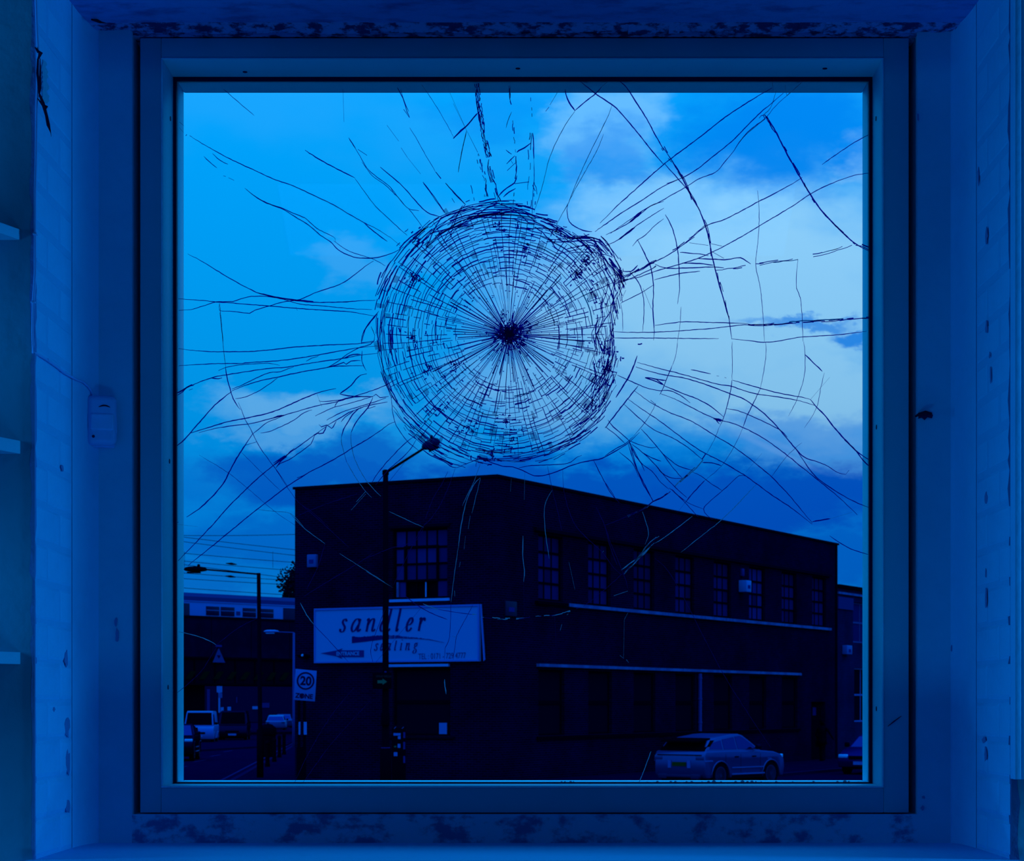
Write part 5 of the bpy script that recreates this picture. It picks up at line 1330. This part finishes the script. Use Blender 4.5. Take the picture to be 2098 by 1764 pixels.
# ------------------------------------------------------------------ vehicles (x forward, rear at 0)
def vehicle(name, label, cat, loc, rz, paint, sp, glassm=None, plate=None, scale=1, group=None):
    t = thing(name, label, cat, loc, rz, group); t.scale = (scale,)*3
    W2 = sp['W']/2; gm = glassm or M['carglass']
    top, wr, R = sp['top'], sp['wheels'], sp.get('R', .40)
    zb = .30; poly = list(top)
    for wx_ in sorted(wr, reverse=True):
        r = R+.06; a0 = math.asin(max(-1, min(1, (zb-.36)/r)))
        poly += [(wx_+r*math.cos(a), .36+r*math.sin(a)) for a in [a0+(PI-2*a0)*i/12 for i in range(13)]]
    MB().prism(poly, 'y', -W2, W2).build('body', paint, t, bevel=.05, seg=3)
    MB().box(.25, sp['L']-.3, -W2+.12, W2-.12, .2, .7).build('underbody', M['tyre'], t)
    cab, bz = sp['cab'], sp['belt']; tum = sp.get('tum', .34)
    def hw(z): return (W2-.05)-tum*max(0, z-bz)
    n = len(cab); vs = [(x, -hw(z), z) for x, z in cab]+[(x, hw(z), z) for x, z in cab]
    MB().add(vs, [tuple(range(n)), tuple(range(2*n-1, n-1, -1))]+[(i, i+n, (i+1) % n+n, (i+1) % n) for i in range(n)]).build('cabin', paint, t, bevel=.03, seg=2)
    for poly_ in sp['side']:
        for s in (-1, 1):
            q = [(x, s*(hw(z)+.002), z) for x, z in poly_]; q2 = [(x, s*(hw(z)+.010), z) for x, z in poly_]; m = len(q)
            MB().add(q+q2, [tuple(range(m)), tuple(range(m, 2*m))]+[(i, (i+1) % m, (i+1) % m+m, i+m) for i in range(m)]).build('side_window', gm, t)
    for nm, (x0, z0), (x1, z1), mm in sp['ends']:
        d = .012 if nm == 'windscreen' else -.012
        q = [(x0+d, -hw(z0)+.09, z0), (x0+d, hw(z0)-.09, z0), (x1+d, hw(z1)-.07, z1), (x1+d, -hw(z1)+.07, z1)]; q2 = [(a-2*d, b, c_-.01) for a, b, c_ in q]
        MB().add(q+q2, [(0,1,2,3), (4,5,6,7), (0,1,5,4), (1,2,6,5), (2,3,7,6), (3,0,4,7)]).build(nm, M[mm], t)
    for wx_ in wr:
        for s in (-1, 1):
            y = s*(W2-.11); wl = MB().lathe([(R*.62, -.11), (R*.93, -.11), (R, -.07), (R, .07), (R*.93, .11), (R*.62, .11)], (wx_, y, R-.02), 'y', 22).build('wheel', M['tyre'], t)
            rm = MB(); yo = y+s*.10
            rm.lathe([(R*.66, -.015), (R*.66, .015), (R*.58, .018), (R*.58, -.015)], (wx_, yo, R-.02), 'y', 22)
            for i in range(7):
                a = 2*PI*i/7; c_, s_ = math.cos(a), math.sin(a)
                q = [(wx_+c_*r_-s_*w_, z_) for r_, w_, z_ in ()]
                pts = [(wx_+c_*r_-s_*w_, R-.02+s_*r_+c_*w_) for r_, w_ in ((.04, .03), (R*.6, .022), (R*.6, -.022), (.04, -.03))]; rm.prism(pts, 'y', yo-.012, yo+.012)
            rm.lathe([(.06, -.02), (.06, .02)], (wx_, yo, R-.02), 'y', 12); rm.build('rim', M['alloy'], wl)
            MB().tube([(wx_+(R+.055)*math.cos(a), s*(W2+.006), .36+(R+.055)*math.sin(a)) for a in [PI*(-.02+1.04*i/14) for i in range(15)]], .03, 6).build('wheel_arch', paint, t, smooth=True)
    for f in sp.get('extra', ()): f(t, W2, paint, hw)
    if plate: MB().box(-.028, -.004, plate[0]-.26, plate[0]+.26, plate[1], plate[1]+.12).build('number_plate', M['plate'], t)
    return t
def lamps(fx, fz, rx_, rz_, fl=None):
    def f(t, W2, paint, hw):
        for s in (-1, 1):
            MB().box(fx-.22, fx+.012, s*(W2-.20)-.19, s*(W2-.20)+.17, fz, fz+.13).build('headlamp', fl or M['lamp'], t, bevel=.03)
            MB().box(-.012, .16, s*(W2-.17)-.15, s*(W2-.17)+.178, rz_, rz_+.15).build('tail_lamp', M['tail'], t, bevel=.03)
    return f
def mirrors(x, z, m):
    def f(t, W2, paint, hw):
        for s in (-1, 1): MB().box(x-.08, x+.06, s*(W2+.10)-.09, s*(W2+.10)+.09, z, z+.16).build('door_mirror', M[m], t, bevel=.04); MB().box(x-.02, x+.03, s*(W2)-.08, s*(W2)+.05, z+.01, z+.05).build('mirror_stalk', M['black'], t)
    return f
def suvx(t, W2, paint, hw):
    for s in (-1, 1):
        for xx in (1.06, 1.83, 2.86): MB().box(xx, xx+.012, s*(W2)-.003, s*(W2)+.003, .42, 1.03).build('door_seam', M['black'], t)
        for xx in (1.62, 2.52): MB().box(xx-.1, xx+.1, s*(W2+.015)-.012, s*(W2+.015)+.012, .93, .965).build('door_handle', M['black'], t, bevel=.008)
        MB().box(1.38, 3.05, s*(W2+.01)-.012, s*(W2+.01)+.012, .60, .63).build('side_trim', M['vanpaint'], t)
        MB().box(1.36, 3.05, s*(W2+.012)-.02, s*(W2+.012)+.02, .40, .44).build('side_trim', M['vanpaint'], t)
        MB().box(1.36, 3.05, s*(W2-.01)-.02, s*(W2-.01)+.02, .28, .38).build('sill', M['tyre'], t)
        MB().box(3.25, 3.45, s*(W2)-.002, s*(W2)+.004, .86, .88).build('wing_vent', M['vanpaint'], t)
        MB().prism([(-.01, .86), (.40, .86), (.42, .82), (0, .82)], 'y', s*(W2+.004)-.004, s*(W2+.004)+.004).build('lamp_crease', M['vanpaint'], t)
    MB().box(-.02, .02, -W2+.12, W2-.12, 1.005, 1.03).build('tailgate_seam', M['black'], t)
    for s in (-1, 1): MB().box(-.022, .0, s*.37-.06, s*.37+.06, .62, .85).build('plate_recess', M['vanpaint'], t)
    MB().box(-.05, .06, -W2+.15, W2-.15, .33, .42).build('bumper_skid', M['alloy'], t, bevel=.02); MB().box(-.035, .06, -W2+.3, W2-.3, .22, .33).build('bumper_valance', M['tyre'], t)
    for s in (-1, 1): MB().box(-.06, .08, s*.62-.16, s*.62+.16, .28, .44).build('exhaust_trim', M['alloy'], t, bevel=.03)
    MB().prism([(.02, 1.45), (.6, 1.53), (.6, 1.48), (.02, 1.40)], 'y', -.72, .72).prism([(.10, 1.15), (.50, 1.46), (.62, 1.46), (.26, 1.15)], 'y', -.86, -.66).prism([(.10, 1.15), (.50, 1.46), (.62, 1.46), (.26, 1.15)], 'y', .66, .86).build('roof_spoiler', M['blackglass'], t)
suv = dict(L=4.18, W=1.93, belt=1.10, wheels=(.80, 3.42), R=.41,
    top=[(.12, .30), (.02, .42), (0, .62), (.0, 1.0), (.08, 1.14), (1.2, 1.145), (2.6, 1.13), (3.0, 1.12), (3.6, 1.08), (3.98, .99), (4.14, .85), (4.18, .6), (4.10, .30)],
    cab=[(.10, 1.10), (.28, 1.30), (.42, 1.45), (.9, 1.545), (1.6, 1.63), (2.0, 1.645), (2.2, 1.60), (2.55, 1.39), (3.0, 1.10)],
    side=[[(.34, 1.19), (1.00, 1.18), (1.02, 1.46), (.50, 1.37)], [(1.07, 1.18), (1.72, 1.18), (1.72, 1.55), (1.09, 1.48)], [(1.78, 1.18), (2.74, 1.18), (2.52, 1.34), (2.18, 1.54), (2.05, 1.58), (1.78, 1.56)]],
    ends=[('windscreen', (2.96, 1.14), (2.24, 1.58), 'carglass'), ('rear_window', (.12, 1.14), (.40, 1.44), 'blackglass')],
    extra=[lamps(4.10, .86, 0, .86, M['lamp']), mirrors(2.62, 1.16, 'darkpaint'), suvx])
Ys = 60.9; ha = math.radians(48)
vehicle('car', 'silver five-door SUV with dark rear window parked beside the long brick wall', 'car', ((1341-CX)/F*(Ys+.65)+.717, Ys, -.1), ha, M['carpaint'], suv, plate=(0, .68))
hatch = dict(L=4.0, W=1.75, belt=.95, wheels=(.65, 3.25), R=.31,
    top=[(.1, .26), (0, .5), (.02, .85), (.15, .96), (2.8, .97), (3.5, .88), (3.9, .72), (4.0, .5), (3.94, .26)],
    cab=[(.12, .93), (.5, 1.36), (.9, 1.44), (1.9, 1.47), (2.3, 1.38), (3.05, .94)],
    side=[[(.55, 1.0), (1.3, 1.0), (1.3, 1.36), (.75, 1.33)], [(1.37, 1.0), (2.75, 1.0), (2.2, 1.34), (1.37, 1.38)]],
    ends=[('windscreen', (2.98, .99), (2.33, 1.36), 'carglass'), ('rear_window', (.18, 1.0), (.48, 1.33), 'carglass')],
    extra=[lamps(3.95, .60, 0, .72), mirrors(2.7, .98, 'black')])
def frontplate(x, z):
    def f(t, W2, paint, hw): MB().box(x, x+.03, -.27, .27, z, z+.12).build('number_plate', M['sticker'], t); MB().box(x-.02, x+.015, -.45, .45, z+.2, z+.32).build('grille', M['black'], t)
    return f
h2_ = dict(hatch); h2_['extra'] = hatch['extra']+[frontplate(3.99, .36)]
c_ = P(1800, 0, 74); vehicle('car', 'navy hatchback facing the camera, half hidden by the right window edge', 'car', (c_.x+U.x*2, 74+U.y*2, -.1), RB+PI, M['navypaint'], h2_)
sd = math.atan2(1, -.0835)
van = dict(L=4.6, W=1.95, belt=1.15, wheels=(.85, 3.75), R=.33,
    top=[(.1, .28), (0, .5), (0, 1.18), (3.6, 1.18), (4.3, 1.05), (4.5, .9), (4.6, .55), (4.52, .28)],
    cab=[(.02, 1.12), (.06, 1.9), (.3, 2.05), (3.0, 2.08), (3.25, 2.0), (3.95, 1.12)],
    side=[[(2.5, 1.22), (3.75, 1.22), (3.25, 1.85), (2.5, 1.88)]],
    ends=[('windscreen', (3.90, 1.18), (3.28, 1.97), 'blackglass'), ('rear_window', (.02, 1.3), (.06, 1.8), 'blackglass')], tum=.12,
    extra=[lamps(4.5, .72, 0, .7), mirrors(3.55, 1.2, 'black'), frontplate(4.58, .42)])
def put(px, Y, sp, L_): p = P(px, 0, Y); return (p.x-.0835*L_*.0-(-.0835)*0, Y+L_, -.1)
c_ = P(406, 0, 127); vehicle('van', 'white van facing the camera with dark windscreen, before the bridge', 'van', (c_.x-.4, 127+4.6, -.1), sd+PI, M['vanpaint'], van)
c_ = P(476, 0, 134); vehicle('van', 'dark van beside the white van under the railway bridge', 'van', (c_.x-.4, 134+4.6, -.1), sd+PI, M['darkpaint'], van)
c_ = P(352, 0, 89); vehicle('car', 'dark car at the extreme left edge of the window, in the side street', 'car', (c_.x-.35, 89+4.0, -.1), sd+PI, M['darkpaint'], suv)
c_ = P(560, 0, 184); vehicle('car', 'small white car in the distance beyond the railway bridge', 'car', (c_.x+.2, 184, -.1), sd, M['vanpaint'], hatch)
c_ = P(576, 0, 200); vehicle('car', 'distant grey car just behind the small white car', 'car', (c_.x+.2, 200, -.1), sd, M['carpaint'], hatch)

# ------------------------------------------------------------------ the person on the pavement
def skinned(name, verts, edges, radii, root, m, parent, sub=2):
    me = bpy.data.meshes.new(name); me.from_pydata(verts, edges, []); me.materials.append(m)
    o = bpy.data.objects.new(name, me); COL.objects.link(o); o.parent = parent
    sk = o.modifiers.new('skin', 'SKIN'); sk.use_smooth_shade = True
    lay = me.skin_vertices[0].data if me.skin_vertices else None
    if lay is None:
        bm = bmesh.new(); bm.from_mesh(me); bm.verts.layers.skin.verify(); bm.to_mesh(me); bm.free(); lay = me.skin_vertices[0].data
    for i, r in enumerate(radii): lay[i].radius = (r, r) if not isinstance(r, tuple) else r
    lay[root].use_root = True
    s = o.modifiers.new('subdivision', 'SUBSURF'); s.levels = sub; s.render_levels = sub
    return o
pp = thing('person', 'person in dark clothes walking on pavement by the brick building doorway', 'person', (P(1684, 0, 86).x, 86, 0), math.radians(-35))
V_, E_, R_ = [], [], []
def jt(p, r, par=None):
    V_.append(p); R_.append(r); i = len(V_)-1
    if par is not None: E_.append((par, i))
    return i
pel = jt((0, 0, .95), (.15, .12)); wa = jt((0, .01, 1.10), (.14, .11), pel); ch_ = jt((0, .02, 1.30), (.17, .12), wa); nb = jt((0, .02, 1.44), (.10, .08), ch_); nk = jt((0, .03, 1.51), .055, nb)
hd = jt((0, .05, 1.58), (.075, .085), nk); hd2 = jt((0, .05, 1.66), (.082, .10), hd); hd3 = jt((0, .04, 1.74), (.06, .07), hd2)
def leg_(s, kx, kz, fx, fz):
    h = jt((s*.10, 0, .90), .10, pel); k_ = jt((s*.11, kx, .50), .065, h); a = jt((s*.11, fx, .09+fz), .042, k_); jt((s*.12, fx+.10, .05+fz), .042, a); jt((s*.12, fx+.19, .03+fz), .03, len(V_)-1)
leg_(-1, .10, 0, .12, 0); leg_(1, -.02, 0, -.22, .04)
def arm_(s, el_, ha):
    sh_ = jt((s*.20, .02, 1.42), .065, ch_); e_ = jt(el_, .045, sh_); w_ = jt(ha, .03, e_)
    d = (Vector(ha)-Vector(el_)).normalized(); pm_ = jt(tuple(Vector(ha)+d*.07), (.035, .018), w_)
    sd_ = d.cross(Vector((s, 0, 0))).normalized() if abs(d.x) < .9 else Vector((0, 1, 0))
    for k_, (o_, l_) in enumerate(((-.03, .07), (-.01, .085), (.01, .08), (.03, .062))):
        f1 = jt(tuple(Vector(ha)+d*.09+sd_*o_), .009, pm_); jt(tuple(Vector(ha)+d*(.09+l_)+sd_*o_*1.2+Vector((-s*.015, 0, 0))), .007, f1)
    th_ = jt(tuple(Vector(ha)+d*.03+sd_*.04), .010, w_); jt(tuple(Vector(ha)+d*.07+sd_*.065), .008, th_)
arm_(1, (.34, .02, 1.22), (.42, .12, 1.04)); arm_(-1, (-.27, -.06, 1.15), (-.25, .08, .95))
skinned('body', V_, E_, R_, pel, M['cloth'], pp)
MB().lathe([(.02, 1.815), (.075, 1.795), (.098, 1.74), (.10, 1.67), (.09, 1.60)], (0, .025, 0), 'z', 16).build('hair', M['cloth'], pp, smooth=True)
MB().lathe([(.215, .72), (.20, .9), (.175, 1.1), (.20, 1.3), (.19, 1.42), (.09, 1.50)], (0, .01, 0), 'z', 18).build('coat', M['cloth'], pp, smooth=True)
f_ = MB(); f_.lathe([(.01, .0), (.012, .01), (.002, .03)], (0, .14, 1.64), 'y', 8).build('nose', M['skin'], pp)
for s in (-1, 1): MB().lathe([(.012, 0), (.002, .01)], (s*.033, .135, 1.675), 'y', 8).build('eye', M['lamp'], pp); MB().lathe([(.022, -.01), (.022, .01)], (s*.09, .05, 1.65), 'x', 8).build('ear', M['skin'], pp)
MB().box(-.025, .025, .138, .146, 1.595, 1.603).build('mouth', M['skin'], pp)
MB().box(-.30, -.18, -.06, .24, .60, .90).build('shoulder_bag', M['cloth'], pp, bevel=.03)
for s, fx, fz in ((-1, .12, 0), (1, -.22, .04)): MB().box(s*.12-.05, s*.12+.05, fx-.06, fx+.24, fz, fz+.09).build('shoe', M['black'], pp, bevel=.03)
